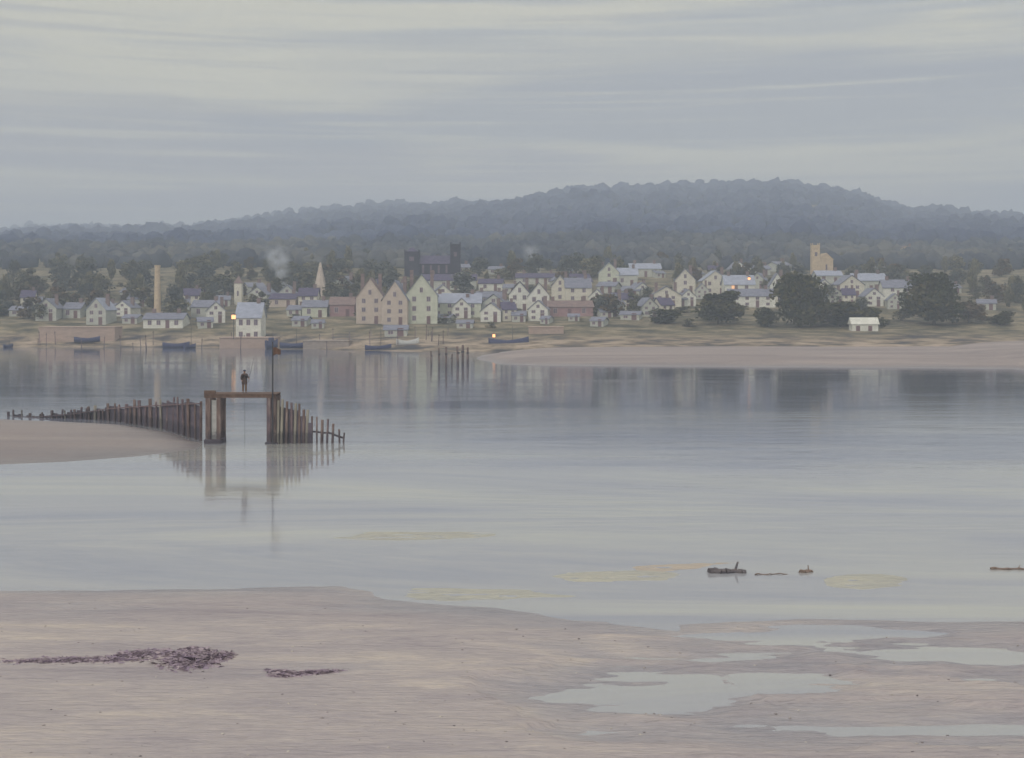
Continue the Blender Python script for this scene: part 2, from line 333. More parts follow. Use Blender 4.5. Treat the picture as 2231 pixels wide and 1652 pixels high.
# ------------------------------------------------------------------ setting: water, far land
def plane(name, x0, x1, y0, y1, z, mat):
    me = bpy.data.meshes.new(name); me.from_pydata([(x0,y0,z),(x1,y0,z),(x1,y1,z),(x0,y1,z)], [], [(0,1,2,3)])
    return link(name, me, mat)
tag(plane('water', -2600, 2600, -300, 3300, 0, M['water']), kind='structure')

SKY_X = [-2600,-600,0,60,200,300,430,520,620,700,830,960,1080,1130,1180,1300,1480,1600,1700,1790,1870,1930,1990,2060,2120,2231,2700,5000]
SKY_Y = [ 520, 510,507,498,498,502,496,484,468,458,450,447, 442, 437, 420, 410, 405, 396, 398, 406, 421, 445, 462, 458, 466, 474, 480, 520]
SH_X = [-2600, 0, 300, 600, 760, 900, 1030, 1300, 2231, 5000]       # far waterline depth
SH_D = [300, 299, 297, 292, 280, 272, 270, 262, 262, 262]
def ground(x, D):
    x = np.asarray(x, float); D = np.asarray(D, float)
    X = XC + F * x / np.maximum(D, 50)
    Dw = np.interp(X, SH_X, SH_D)
    skz = H + (YH - np.interp(X, SKY_X, SKY_Y)) / F * 1500 - 7
    y1000 = 556 + (np.interp(X, SKY_X, SKY_Y) - 556) * .62
    Dr = np.interp(X, [-200, 250, 1100, 5000], [2500, 2300, 1500, 1500]); Dm = np.interp(X, [-200, 250, 1100, 5000], [1450, 1350, 1000, 1000])
    z1000 = H + (YH - y1000) / F * Dm; skz = H + (YH - np.interp(X, SKY_X, SKY_Y)) / F * Dr - 7
    pts = [(Dw - 60, -2.5), (Dw, 0), (Dw + 10, 1.2), (320 + 0 * D, 4.3), (370 + 0 * D, 10.6), (430 + 0 * D, 19.5), (600 + 0 * D, 34.0), (Dm, z1000), (Dr, skz), (Dr * 1.25, skz * .45), (3300 + 0 * D, -2 + 0 * D)]
    z = np.full(D.shape, -2.5)
    for (a, za), (b, zb) in zip(pts[:-1], pts[1:]):
        t = np.clip((D - a) / (b - a), 0, 1)
        z = np.where(D >= a, za + (zb - za) * t, z)
    return z
def ground_n(x, D):
    z = ground(x, D)
    amp = np.interp(D, [280, 330, 450, 900, 1500], [0.0, .5, 1.5, 9, 6])
    return z + amp * fbm(x / 90 + 3, D / 110 + 5, 4) * 1.6
Xs = np.concatenate([np.arange(-1300, 3600, 14)])
Ds = np.concatenate([np.arange(225, 460, 4), np.arange(460, 1000, 12), np.arange(1000, 2700, 25), np.arange(2700, 3350, 100)])
gx, gd = np.meshgrid(Xs, Ds); wxg = (gx - XC) / F * gd
zz = ground_n(wxg, gd)
V = np.stack([wxg.ravel(), gd.ravel(), zz.ravel()], 1)
nx, nd = len(Xs), len(Ds); idx = np.arange(nx * nd).reshape(nd, nx)
Fc = np.stack([idx[:-1, :-1].ravel(), idx[:-1, 1:].ravel(), idx[1:, 1:].ravel(), idx[1:, :-1].ravel()], 1)
tag(link('hillside', mesh_np('hillside', V, Fc, M['land'])), kind='structure')

def depth_for(X, Y):
    """depth at which the far bank is seen at row Y in column X"""
    D = np.linspace(275, 1450, 2400); x = (X - XC) / F * D
    z = ground_n(x, D); y = YH - (z - H) / D * F
    k = np.where(y <= Y)[0]
    return float(D[k[0]]) if len(k) else 1450.
def gz(x, D): return float(ground_n(np.array([x]), np.array([D]))[0])

# --- banks shaped by distance to an outline
def sdf(px, py, poly):
    P = np.array(poly); Q = np.roll(P, -1, 0); d = np.full(px.shape, 1e9); ins = np.zeros(px.shape, bool)
    for (ax, ay), (bx, by) in zip(P, Q):
        ex, ey = bx - ax, by - ay; t = np.clip(((px - ax) * ex + (py - ay) * ey) / (ex * ex + ey * ey + 1e-9), 0, 1)
        d = np.minimum(d, np.hypot(px - ax - t * ex, py - ay - t * ey))
        cnd = ((ay > py) != (by > py)) & (px < (bx - ax) * (py - ay) / ((by - ay) + 1e-12) + ax); ins ^= cnd
    return np.where(ins, d, -d)
def bank(name, polyXY, h, run, mat, nx, ny, nz=.3, ns=(6, 2), pools=(), extra=None, world=False, mg=3.0):
    poly = polyXY if world else [gp(X, Y) for X, Y in polyXY]
    P = np.array(poly); x0, y0 = P.min(0) - mg; x1, y1 = P.max(0) + mg
    gx, gy = np.meshgrid(np.linspace(x0, x1, nx), np.linspace(y0, y1, ny))
    s = sdf(gx, gy, poly) + fbm(gx / ns[0], gy / ns[1], 4) * run * nz * 4
    z = np.where(s > 0, h * (1 - np.exp(-s / run)), s / run * h * .9)
    for pl in pools:
        q = sdf(gx, gy, [gp(X, Y) for X, Y in pl]) + fbm(gx / 3.2, gy / .45, 5) * 2.0 + .4 * fbm(gx / .9, gy / .15, 3)
        z = np.where(q > -1.6, np.minimum(z, .015 - .09 * q), z)
    if extra is not None: z = z + extra(gx, gy) * np.clip(s / run, 0, 1)
    z = np.clip(z, -.35, None)
    V = np.stack([gx.ravel(), gy.ravel(), z.ravel()], 1); idx = np.arange(nx * ny).reshape(ny, nx)
    Fc = np.stack([idx[:-1, :-1].ravel(), idx[:-1, 1:].ravel(), idx[1:, 1:].ravel(), idx[1:, :-1].ravel()], 1)
    keep = (z.ravel()[Fc] > -.33).any(1)
    o = link(name, mesh_np(name, V, Fc[keep], mat)); tag(o, kind='structure'); return o

near_poly = [(-900,1296),(0,1291),(250,1286),(420,1283),(600,1281),(740,1280),(800,1290),(870,1306),(1000,1322),(1150,1338),(1330,1356),(1430,1372),(1520,1392),
             (1480,1362),(1600,1356),(1760,1350),(1980,1350),(2231,1350),(2900,1356)]
nw = [gp(X, Y) for X, Y in near_poly] + [(60, -25), (-60, -25)]
pools = [[(1617,1464),(1660,1459),(1735,1461),(1745,1470),(1700,1484),(1630,1482)],
         [(1150,1525),(1180,1500),(1330,1482),(1535,1478),(1545,1510),(1535,1552),(1340,1540),(1200,1535)],
         [(1500,1385),(1700,1385),(1830,1408),(1835,1418),(1600,1402)],
         [(1690,1368),(1850,1366),(2020,1385),(2000,1400),(1820,1395)],
         [(2080,1425),(2120,1418),(2260,1440),(2260,1470),(2160,1462)],
         [(1560,1425),(1700,1420),(1790,1432),(1740,1446),(1620,1442)],
         [(1850,1428),(1950,1424),(1975,1436),(1880,1440)],
         [(1300,1600),(1700,1578),(2000,1582),(2260,1604),(2260,1612),(1900,1596),(1500,1600)]]
def near_extra(x, y):
    Y = YH + H * F / np.maximum(y, 5); X = XC + F * x / np.maximum(y, 5)
    low_ = smooth(1000, 1350, X) * smooth(1345, 1375, Y) * (1 - smooth(1560, 1640, Y))
    return .22 * fbm(x / 9, y / 3.2, 5) * (1 - .6 * low_) + .03 * fbm(x / 1.6, y / .6, 3) - low_ * (.03 - .46 * fbm(x / 4.5 + 3, y / 1.0 + 8, 5))
bank('sand_flat', nw, .26, 3.0, M['sand_near'], 620, 560, .12, (5, 1.6), pools, near_extra, world=True)

bank('sand_spit', [(-400,912),(0,914),(120,918),(260,926),(370,942),(436,966),(425,978),(370,985),(300,994),(150,1005),(0,1012),(-400,1018)], .36, 2.5, M['sand_bar'], 240, 160, .08, (6, 3), (), lambda x, y: .07 * fbm(x / 8, y / 3, 4))
bank('sandbar', [(1030,778),(1120,764),(1300,752),(1900,748),(3300,745),(3300,806),(2231,804),(2100,803),(1800,801),(1500,799),(1200,797),(1080,794)], 1.1, 7.0, M['sand_bar'], 420, 150, .12, (22, 7), (), lambda x, y: .35 * fbm(x / 30, y / 9, 4), mg=8)
bank('sandbar', [(2010,772),(2040,756),(2120,744),(2231,740),(3000,738),(3000,809),(2231,807),(2150,796),(2060,785)], 2.0, 6.0, M['sand_bar'], 260, 130, .1, (22, 7), (), lambda x, y: .2 * fbm(x / 20, y / 9, 4), mg=6)
def shx(x, y): return .10 * fbm(x / 1.3, y / .30, 4) + .05 * fbm(x / .4, y / .12, 2) - .006
# bright shoals just breaking the surface
def ell(cx, cy, rx, ry, n=18, sk=0): return [(cx + rx * math.cos(2 * math.pi * i / n) + sk * math.sin(2 * math.pi * i / n), cy + ry * math.sin(2 * math.pi * i / n)) for i in range(n)]
bank('shoal', [(868,1292),(900,1280),(1000,1283),(1150,1288),(1240,1298),(1150,1304),(1000,1308),(910,1304)], .035, .8, M['sand_shoal'], 260, 120, .3, (2.2, .5), (), shx, mg=1.0)
bank('shoal', [(1210,1256),(1260,1246),(1400,1243),(1480,1252),(1440,1264),(1330,1270),(1240,1266)], .035, .8, M['sand_shoal'], 220, 110, .3, (2.2, .5), (), shx, mg=1.0)
bank('shoal', [(1370,1236),(1420,1230),(1500,1228),(1610,1226),(1520,1238),(1440,1244),(1390,1243)], .035, .6, M['sand_peach'], 200, 100, .3, (2.2, .5), (), shx, mg=1.0)
bank('shoal', [(1788,1262),(1830,1252),(1920,1250),(1985,1262),(1960,1276),(1880,1286),(1815,1280)], .035, .8, M['sand_shoal'], 200, 110, .3, (2.2, .5), (), shx, mg=1.0)
bank('shoal', [(720,1172),(820,1160),(1000,1157),(1100,1160),(1040,1172),(860,1180)], .025, .9, M['sand_shoal'], 220, 110, .3, (2.2, .5), (), shx, mg=1.0)

# ------------------------------------------------------------------ foliage
def ico(sub):
    bm = bmesh.new(); bmesh.ops.create_icosphere(bm, subdivisions=sub, radius=1)
    v = np.array([x.co[:] for x in bm.verts]); f = np.array([[q.index for q in p.verts] for p in bm.faces]); bm.free(); return v, f
IV, IF_ = ico(2)
def blobs(name, C, S, mat, tint, jit=.28):
    n = len(C); nv = len(IV)
    V = IV[None] * (1 + jit * (nrg.random((n, nv, 1)) - .5) * 2)
    V = V * S[:, None, :] + C[:, None, :]
    Fc = IF_[None] + (np.arange(n) * nv)[:, None, None]
    t = np.repeat(tint, nv) + .25 * (nrg.random(n * nv) - .5)
    return mesh_np(name, V.reshape(-1, 3), Fc.reshape(-1, 3), mat, sm=False, colors=t)
# wood on the hill: one mass
def scatter(n, d0, d1, X0=-900, X1=3100, power=1.0):
    D = d0 + (d1 - d0) * nrg.random(n) ** power; X = X0 + (X1 - X0) * nrg.random(n)
    return (X - XC) / F * D, D, X
def woods(n, d0, d1, s0, s1, thin):
    x, D, X = scatter(n, d0, d1)
    keep = fbm(x / 70 + 40, D / 60 + 11, 4) * 2 > thin - nrg.random(n) * .35
    x, D = x[keep], D[keep]; s = s0 + (s1 - s0) * nrg.random(len(x)) ** 1.5
    z = ground_n(x, D)
    C = np.stack([x, D, z + s * .45], 1); S = np.stack([s, s, s * (.8 + .5 * nrg.random(len(x)))], 1)
    t = np.clip(.5 + 2.2 * fbm(x / 60 + 9, D / 60 + 2, 3) + .35 * (nrg.random(len(x)) - .5), 0, 1)
    return C, S, t
A = [woods(4200, 475, 680, 2.2, 4.4, -.2), woods(5200, 680, 1100, 3.5, 6.5, -.2), woods(6500, 1100, 1560, 4.0, 8.5, -.35), woods(4200, 1540, 2450, 6, 10, -.4)]
tag(link('lower_wood', blobs('lower_wood', *A[0][:2], M['lower_crowns'], A[0][2])), 'olive grey wood on the lower slope just behind the town', 'woodland', kind='stuff')
A = A[1:]
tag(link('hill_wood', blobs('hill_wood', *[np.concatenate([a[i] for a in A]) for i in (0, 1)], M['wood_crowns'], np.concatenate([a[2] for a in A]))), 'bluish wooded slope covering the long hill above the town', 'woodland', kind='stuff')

def leafy(nleaf, lobes, size, seed, sx=1, sz=1):
    """many leaf-clump faces spread through lobes; unit crown roughly radius 1, centred at z=1"""
    g = np.random.default_rng(seed)
    L_ = []
    for i in range(lobes):
        a = g.random() * 6.283; rr = .55 * math.sqrt(g.random()); z = .35 + 1.35 * g.random()
        wdt = .62 * (1 - .35 * abs(z - .8))
        L_.append((rr * math.cos(a) * (1.15 - .35 * z), rr * math.sin(a) * (1.15 - .35 * z), z, wdt * (.6 + .5 * g.random())))
    per = nleaf // lobes; C = []; T = []
    for (cx, cy, cz, r) in L_:
        d = g.normal(size=(per, 3)); d /= np.linalg.norm(d, axis=1)[:, None]; q = r * (g.random((per, 1)) ** .35)
        C.append(np.array([cx, cy, cz]) + d * q * np.array([1, 1, .8])); T.append(np.full(per, g.random()))
    C = np.concatenate(C); T = np.concatenate(T); n = len(C)
    a = g.normal(size=(n, 3)); a /= np.linalg.norm(a, axis=1)[:, None]; b = np.cross(a, g.normal(size=(n, 3))); b /= np.linalg.norm(b, axis=1)[:, None]
    s = size * (.5 + g.random((n, 1)))
    Q = np.stack([C + a * s, C + b * s * .7, C - a * s, C - b * s * .7], 1)
    Q[..., 0] *= sx; Q[..., 1] *= sx; Q[..., 2] *= sz
    return Q.reshape(-1, 3), np.arange(n * 4).reshape(n, 4), np.repeat(np.clip(.2 + .6 * T + .3 * (g.random(n) - .5), 0, 1), 4)
def crown_mesh(nleaf, lobes, size, seed, mat, w_, h_, z0):
    V, Fc, t = leafy(nleaf, lobes, size, seed)
    V = V.copy(); lo, hi_ = V.min(0), V.max(0)
    V[:, 0] = (V[:, 0] - (lo[0] + hi_[0]) / 2) / (hi_[0] - lo[0]) * w_
    V[:, 1] = (V[:, 1] - (lo[1] + hi_[1]) / 2) / (hi_[1] - lo[1]) * w_
    V[:, 2] = (V[:, 2] - lo[2]) / (hi_[2] - lo[2]) * (h_ - z0) + z0
    return mesh_np('crown', V, Fc, mat, sm=False, colors=t)
def make_tree(name, loc, w_, h_, mat, seed, nleaf=1500, lobes=12, size=.075, z0=.18):
    t = empty(name, loc, rnd.random() * .6 - .3)
    link('crown', crown_mesh(nleaf, lobes, size, seed, mat, w_, h_, z0 * h_), parent=t)
    m = MB(); r = .035 * h_
    m.tube((0, 0, -1), (0, 0, h_ * .45), r, r * .7)
    for k in range(5):
        a = k * 1.26 + seed; m.tube((0, 0, h_ * (.28 + .04 * k)), (math.cos(a) * w_ * .3, math.sin(a) * w_ * .3, h_ * (.6 + .05 * k)), r * .5, r * .15, 6)
    m.build('trunk', M['bark'], t)
    return t
def tree_at(X, Ytop, Ybase, wpx, mat, seed, name='tree', D=None, **k):
    D = D or depth_for(X, Ybase); x = wx(X, D); z = gz(x, D)
    return make_tree(name, (x, D, z), wpx / F * D, (Ybase - Ytop) / F * D, mat, seed, **k)

tag(tree_at(1742, 588, 712, 138, M['foliage_dark'], 3, 'broad_tree', nleaf=9000, lobes=34, size=.06, z0=.0), 'large dark olive rounded tree right of the white terrace, biggest of the trees', 'tree')
tag(tree_at(2035, 592, 708, 146, M['foliage_dark'], 5, 'broad_tree', nleaf=9000, lobes=34, size=.06, z0=.02), 'spreading dark olive tree with rusty top near the right end of the town', 'tree')
tag(tree_at(1565, 632, 706, 120, M['foliage_dark'], 8, 'broad_tree', nleaf=3000, lobes=14, size=.06, z0=.03), 'low domed dark tree in front of the pale terrace', 'tree')
for i, (X, yt, yb, wp, lab) in enumerate([(1830,655,712,120,'long dark green bush joined to the foot of the largest tree'),(1900,668,714,70,'dark green bush behind the white boat shed'),(1450,672,706,80,'low dark bush left of the domed tree'),
                      (1672,668,712,70,'small green bush between the domed tree and the largest tree'),(2110,655,705,80,'brownish green bush right of the spreading tree'),(2185,676,708,60,'thin low bush at the far right of the bank')]):
    tag(tree_at(X, yt, yb, wp, M['foliage_dark'] if i != 4 else M['foliage_rust'], 20 + i, 'bush', nleaf=1500, lobes=10, size=.08, z0=.0), lab, 'bush')

HS = [
 (140,172,660,692,'s','grey_wall','slate','small dim grey cottage at the left end of the shore',1,2),
 (190,228,650,706,'g','grey_wall','slate_pale','pale grey gabled house standing alone left of the tall chimney',2,2),
 (318,392,683,714,'s','white_wall','slate','long low whitish building at the foot of the tall chimney',1,4),
 (420,470,655,690,'s','grey_wall','slate','grey cottage with violet slate roof between chimney and bright white house',1,2),
 (590,640,640,668,'s','pink_wall','purple_roof','brownish cottage under a dark violet roof below the smoke',1,2),
 (662,708,655,690,'s','green_wall','slate','dull green cottage left of the rose-red cottage',1,2),
 (722,768,648,688,'s','mauve_wall','tile','rose-red low cottage left of the pink gabled pair',1,2),
 (780,832,606,704,'g','pink_wall','tile','tall pale pink gabled house, left of the matching pair',3,2),
 (836,884,612,706,'g','pink_wall','slate','tall pale pink gabled house, right of the matching pair',3,2),
 (888,948,598,704,'g','green_wall','slate','tall pale green gabled house beside the pink pair',3,2),
 (944,1040,640,690,'s','green_wall','slate_pale','long pale green wing running right from the green gabled house',2,4),
 (930,1030,598,630,'s','grey_wall','purple_roof','long dusky house with lavender roof behind the green wing',1,4),
 (1046,1090,608,632,'s','white_wall','purple_roof','small white cottage high behind the little waterfront house',1,2),
 (1044,1096,636,666,'s','grey_wall','slate','pale grey cottage directly above the little waterfront house',1,2),
 (1050,1088,660,700,'g','white_wall','slate','little bright white waterfront house with gable to the water',2,2),
 (1112,1152,614,676,'g','white_wall','purple_roof','bright white house, left of a joined white pair',2,2),
 (1154,1194,616,682,'g','white_wall','purple_roof','bright white house, right of a joined white pair',2,2),
 (1130,1210,596,618,'s','grey_wall','purple_roof','dusky house under a long dark violet roof behind the white pair',1,3),
 (1204,1236,600,655,'g','cream_wall','slate','narrow cream house right of the joined white pair',2,1),
 (1236,1284,606,658,'s','cream_wall','slate','cream house with side roof above the mauve boathouse',2,2),
 (1196,1286,656,688,'s','mauve_wall','tile','low mauve-red boathouse below the two cream houses',1,3),
 (1308,1346,572,622,'g','green_wall','slate_pale','pale green house high on the slope in the middle of the town',2,1),
 (1346,1386,584,622,'s','grey_wall','slate_pale','blue-grey house next to the high pale green house',1,2),
 (1378,1436,574,602,'s','grey_wall','slate_pale','high house with a bright blue slate roof',1,3),
 (1424,1480,624,668,'g','cream_wall','slate','broad cream gabled house at the left foot of the pale terrace',2,2),
 (1474,1512,586,640,'g','cream_wall','slate','tall cream house with blunt gable above the broad cream one',2,1),
 (1534,1584,590,640,'g','cream_wall','slate_pale','pale house starting the terrace behind the domed tree',2,2),
 (1584,1640,600,650,'s','white_wall','slate_pale','white house with blue roof in the middle of the terrace',2,2),
 (1596,1682,630,668,'s','white_wall','slate','long white front house of the terrace, left of the largest tree',2,4),
 (1680,1708,596,656,'g','white_wall','slate','narrow white gabled house touching the left edge of the largest tree',2,1),
 (1784,1832,590,616,'s','grey_wall','slate_pale','house whose lavender roof shows just right of the largest tree',1,2),
 (1832,1880,600,646,'g','cream_wall','slate','cream gabled house between the two big trees',2,2),
 (1866,1930,596,634,'s','grey_wall','slate_pale','house with broad lavender roof between the two big trees',1,3),
 (1930,1992,610,652,'s','white_wall','slate','white house against the left side of the spreading tree',2,2),
 (1956,1992,536,560,'g','sand_wall','tile','small peach cottage alone high on the wooded slope',1,2),
]
HS = [((a+b)/2 - (b-a)*.58, (a+b)/2 + (b-a)*.58, t_, u_ + 2, *r_) for a, b, t_, u_, *r_ in HS]
KEEP = [(h[0], h[1], h[2], h[3]) for h in HS] + [(514,568,660,716),(885,1005,540,603),(685,712,572,644),(1765,1818,534,598),(334,352,582,692),(508,532,608,664)]
# trees among the houses
protos = []
for i, (mt, w_, h_) in enumerate([('foliage', 8, 8), ('foliage_blue', 7, 9), ('foliage', 10, 7), ('foliage_blue', 9, 8), ('foliage_rust', 7, 7), ('foliage', 4.2, 10)]):
    t = make_tree('tree', (0, 0, 0), w_, h_, M[mt], 40 + i, nleaf=900, lobes=9, size=.09, z0=.05); protos.append(t)
used = set()
def place_tree(X, Yb, s, k=None):
    k = rnd.randrange(6) if k is None else k
    D = depth_for(X, Yb); x = wx(X, D)
    o = protos[k] if k not in used else copy_tree(protos[k]); used.add(k)
    o.location = (x, D, gz(x, D) - .3); o.rotation_euler.z = rnd.random() * 6; o.scale = (s, s, s * (.85 + .3 * rnd.random()))
    tag(o, 'grey green tree growing among the houses of the town', 'tree', 'trees among the houses of the town')
for k in range(6): place_tree([60, 300, 660, 1010, 1230, 1480][k], 640, 1, k)
for j in range(520):
    X = rnd.uniform(-250, 2500); Yb = rnd.choice([rnd.uniform(575, 640), rnd.uniform(600, 690), rnd.uniform(640, 700)])
    sc0 = rnd.uniform(.5, 1.0); Dt = depth_for(X, Yb); wt = 8 * sc0 / Dt * F / 2; ht = 8 * sc0 / Dt * F
    if any(X + wt * .5 > a - 2 and X - wt * .5 < b_ + 2 and Yb > d_ - 8 and Yb - ht < d_ - 4 for a, b_, c_, d_ in KEEP): continue
    place_tree(X, Yb, sc0)

# ------------------------------------------------------------------ houses
def window(p, x, z, ww, hh, y, lit=False):
    f = MB(); t = .09
    f.box(x-ww/2, x-ww/2+t, y-.05, y+.02, z, z+hh).box(x+ww/2-t, x+ww/2, y-.05, y+.02, z, z+hh)
    f.box(x-ww/2+t, x+ww/2-t, y-.05, y+.02, z, z+t).box(x-ww/2+t, x+ww/2-t, y-.05, y+.02, z+hh-t, z+hh).box(x-.03, x+.03, y-.04, y+.01, z+t, z+hh-t)
    w_ = f.build('window', M['frame'], p)
    MB().box(x-ww/2+t, x+ww/2-t, y-.025, y+.03, z+t, z+hh-t).build('pane', M['lit'] if lit else M['glass'], w_)
def house(X0, X1, Yt, Yb, kind, wall, roof, label, rows=2, cols=2, pitch=.42, lit=None, chim=1, D=None, name='house', turn=None, group=None, deep=7.0):
    X = (X0 + X1) / 2; D = D or depth_for(X, Yb); x = wx(X, D)
    zb = gz(x, D); W = (X1 - X0) / F * D; HH = max(2.5, wz(Yt, D) - zb)
    dp = deep; rh = HH * pitch if kind == 'g' else min(HH * .38, dp * .5); wh = HH - rh
    rz_ = rnd.uniform(-.10, .10) if turn is None else turn
    t = empty(name, (x, D, zb), rz_)
    m = MB(); y0, y1 = 0, dp
    if kind == 'g':
        m.poly([(-W/2,y0,-3),(W/2,y0,-3),(W/2,y0,wh),(0,y0,HH-.12),(-W/2,y0,wh),(-W/2,y1,-3),(W/2,y1,-3),(W/2,y1,wh),(0,y1,HH-.12),(-W/2,y1,wh)],
               [(0,1,2,3,4),(5,9,8,7,6),(0,5,6,1),(1,6,7,2),(4,9,5,0),(2,7,8,3),(3,8,9,4)])
    else:
        ym = dp / 2
        m.poly([(-W/2,y0,-3),(W/2,y0,-3),(W/2,y0,wh),(-W/2,y0,wh),(-W/2,y1,-3),(W/2,y1,-3),(W/2,y1,wh),(-W/2,y1,wh),(-W/2,ym,HH-.12),(W/2,ym,HH-.12)],
               [(0,1,2,3),(4,7,6,5),(0,4,5,1),(0,3,8,7,4),(1,5,6,9,2),(2,9,8,3),(6,7,8,9)])
    m.build('wall', M[wall], t)
    r = MB(); e = .3; th = .16
    if kind == 'g':
        for s in (-1, 1):
            k = rh / (W / 2); xo = s * (W/2 + e); zo = wh - e * k
            r.poly([(0,y0-e,HH),(xo,y0-e,zo),(xo,y1+e,zo),(0,y1+e,HH),(0,y0-e,HH+th),(xo,y0-e,zo+th),(xo,y1+e,zo+th),(0,y1+e,HH+th)],
                   [(0,1,2,3),(4,7,6,5),(0,4,5,1),(1,5,6,2),(2,6,7,3)])
    else:
        for s, yy in ((-1, y0), (1, y1)):
            k = rh / (dp / 2); yo = yy + s * e; zo = wh - e * k; ym = dp / 2
            r.poly([(-W/2-e,ym,HH),(W/2+e,ym,HH),(W/2+e,yo,zo),(-W/2-e,yo,zo),(-W/2-e,ym,HH+th),(W/2+e,ym,HH+th),(W/2+e,yo,zo+th),(-W/2-e,yo,zo+th)],
                   [(0,1,2,3),(4,7,6,5),(0,3,7,4),(1,5,6,2),(2,6,7,3)])
    ro = r.build('roof', M[roof], t)
    for k in range(chim):
        cx = W * (.32 if k == 0 else -.32); cy = dp * .5
        top = HH + 1.1; MB().box(cx-.45, cx+.45, cy-.35, cy+.35, wh + .3, top).box(cx-.52, cx+.52, cy-.42, cy+.42, top, top+.12).build('chimney', M['tile' if wall != 'dark_wall' else 'dark_wall'], ro)
    sh = wh / rows
    for i in range(rows):
        for j in range(cols):
            xx = W * ((j + .5) / cols - .5) * .9
            if i == 0 and j == cols // 2 and cols > 1:
                MB().box(xx-.5, xx+.5, -.06, .02, 0, 2.05).build('door', M['door'], t); continue
            window(t, xx, i * sh + sh * .32, min(1.1, W / cols * .5), min(1.5, sh * .55), 0, lit == (i, j))
    if kind == 'g' and rh > 2.2 and W > 3.5: window(t, 0, wh + rh * .12, .9, min(1.4, rh * .4), 0)
    tag(t, label, 'house', group); return t

for hsp in HS:
    X0, X1, Yt, Yb, kd, wl, rf, lab, rows, cols = hsp
    lit = (1, 0) if 'middle of the terrace' in lab else ((0, 0) if 'bright blue slate' in lab else None)
    house(X0, X1, Yt, Yb, kd, wl, rf, lab, rows, cols, lit=lit, chim=2 if X1 - X0 > 60 else 1)
house(514, 568, 660, 716, 's', 'white_wall', 'slate_pale', 'brightest white house on the quay beside the lit lamp', 2, 3, turn=.02, D=303)

proto = house(262, 296, 628, 652, 's', 'grey_wall', 'slate', 'dim slate roofed cottage half hidden among the trees of the town', 1, 2, group='dim cottages among the trees of the town')
for X, Yb in [(96,668),(236,690),(440,640),(486,668),(560,640),(660,640),(740,632),(860,640),(1010,596),(1080,598),(1240,600),(1320,640),(1372,650),(1400,672),(1440,606),(1520,612),(1660,600),(1710,592),(1850,586),(1918,600),(2005,668),(2080,640),(2150,676),(396,676),(300,668),(40,690),(640,690),(1265,570),(1480,668),(1110,640),(1296,600)]:
    o = copy_tree(proto); D = depth_for(X, Yb); o.location = (wx(X, D), D, gz(wx(X, D), D)); q = rnd.uniform(.75, 1.15); o.scale = (q * rnd.uniform(.8, 1.3), q, q); o.rotation_euler.z = rnd.uniform(-.5, .5)

shed0 = house(636, 668, 690, 712, 's', 'grey_wall', 'slate', 'low pale shed on the foreshore below the houses', 1, 2, group='low pale sheds along the foreshore', chim=0)
# more pale houses packed along the town
PK = []
for i, (a, b_, t_, u_, kd, wl, rf) in enumerate([(604,646,622,664,'g','grey_wall','slate'),(650,690,628,672,'s','cream_wall','purple_roof'),(985,1026,650,694,'g','white_wall','slate')]):
    PK.append(house(a, b_, t_, u_, kd, wl, rf, 'pale plastered house packed close among its neighbours in the town', 2, 2, group='pale houses packed along the town'))
for i, (X, Yb) in enumerate([(745,640),(812,640),(965,665),(1075,690),(1110,700),(1172,700),(1222,630),(1268,640),(1300,668),(1330,690),(1360,676),(1400,650),(1416,690),(1455,690),(1500,668),(1530,652),(1556,612),(1612,606),(1650,632),(1708,660),(1796,640),(1822,664),(1850,666),(1905,668),(1950,674),(420,668),(266,690),(100,700),(60,672),(470,704),(560,664)]):
    o = copy_tree(PK[i % 3]); D = depth_for(X, Yb); o.location = (wx(X, D), D, gz(wx(X, D), D)); q = rnd.uniform(.75, 1.1); o.scale = (q * rnd.uniform(.8, 1.25), q, q); o.rotation_euler.z = rnd.uniform(-.4, .4)
for X, Yb in [(692,716),(862,734),(962,704),(1012,716),(1130,702),(1186,706),(1250,700),(1322,692),(1372,698),(282,706),(448,716),(1420,690),(1300,712)]:
    o = copy_tree(shed0); D = depth_for(X, Yb); o.location = (wx(X, D), D, gz(wx(X, D), D)); q = rnd.uniform(.7, 1.1); o.scale = (q * rnd.uniform(.8, 1.5), q * .8, q); o.rotation_euler.z = rnd.uniform(-.4, .4)

# two-towered dark church
D = depth_for(940, 603); cz = gz(wx(940, D), D); k = D / F
ch = empty('church', (wx(940, D), D, cz)); tag(ch, 'dark stone church with two towers rising against the hill', 'church')
def tower(p, xc, wd, top, mat, rm, y=0.0, name='tower', pyr=.0):
    m = MB().box(xc-wd/2, xc+wd/2, y, y+wd, -3, top); 
    for s in (-1, 1): 
        for q in (0, 1): m.box(xc + s*wd*.5 - .28*(s > 0) - .0*(s<0) - (0 if s > 0 else 0), xc + s*wd*.5 + .28*(s < 0), y + q*(wd-.28), y + q*(wd-.28) + .28, top, top+.7)
    o = m.build(name, M[mat], p)
    MB().box(xc-wd*.16, xc+wd*.16, y-.04, y+.02, top*.62, top*.62+1.5).build('belfry_opening', M['glass'], o)
    if pyr:
        MB().poly([(xc-wd*.42,y+wd*.08,top),(xc+wd*.42,y+wd*.08,top),(xc+wd*.42,y+wd*.92,top),(xc-wd*.42,y+wd*.92,top),(xc,y+wd/2,top+pyr)], [(0,1,4),(1,2,4),(2,3,4),(3,0,4),(3,2,1,0)]).build('spire', M[rm], o)
    return o
tower(ch, (897-940)*k, 32*k, wz(548, D)-cz, 'dark_wall', 'purple_roof', pyr=1.6)
tower(ch, (992-940)*k, 22*k, wz(532, D)-cz, 'dark_wall', 'purple_roof', pyr=.0)
n0, n1 = (912-940)*k, (982-940)*k; nh = wz(575, D) - cz; nt_ = wz(556, D) - cz
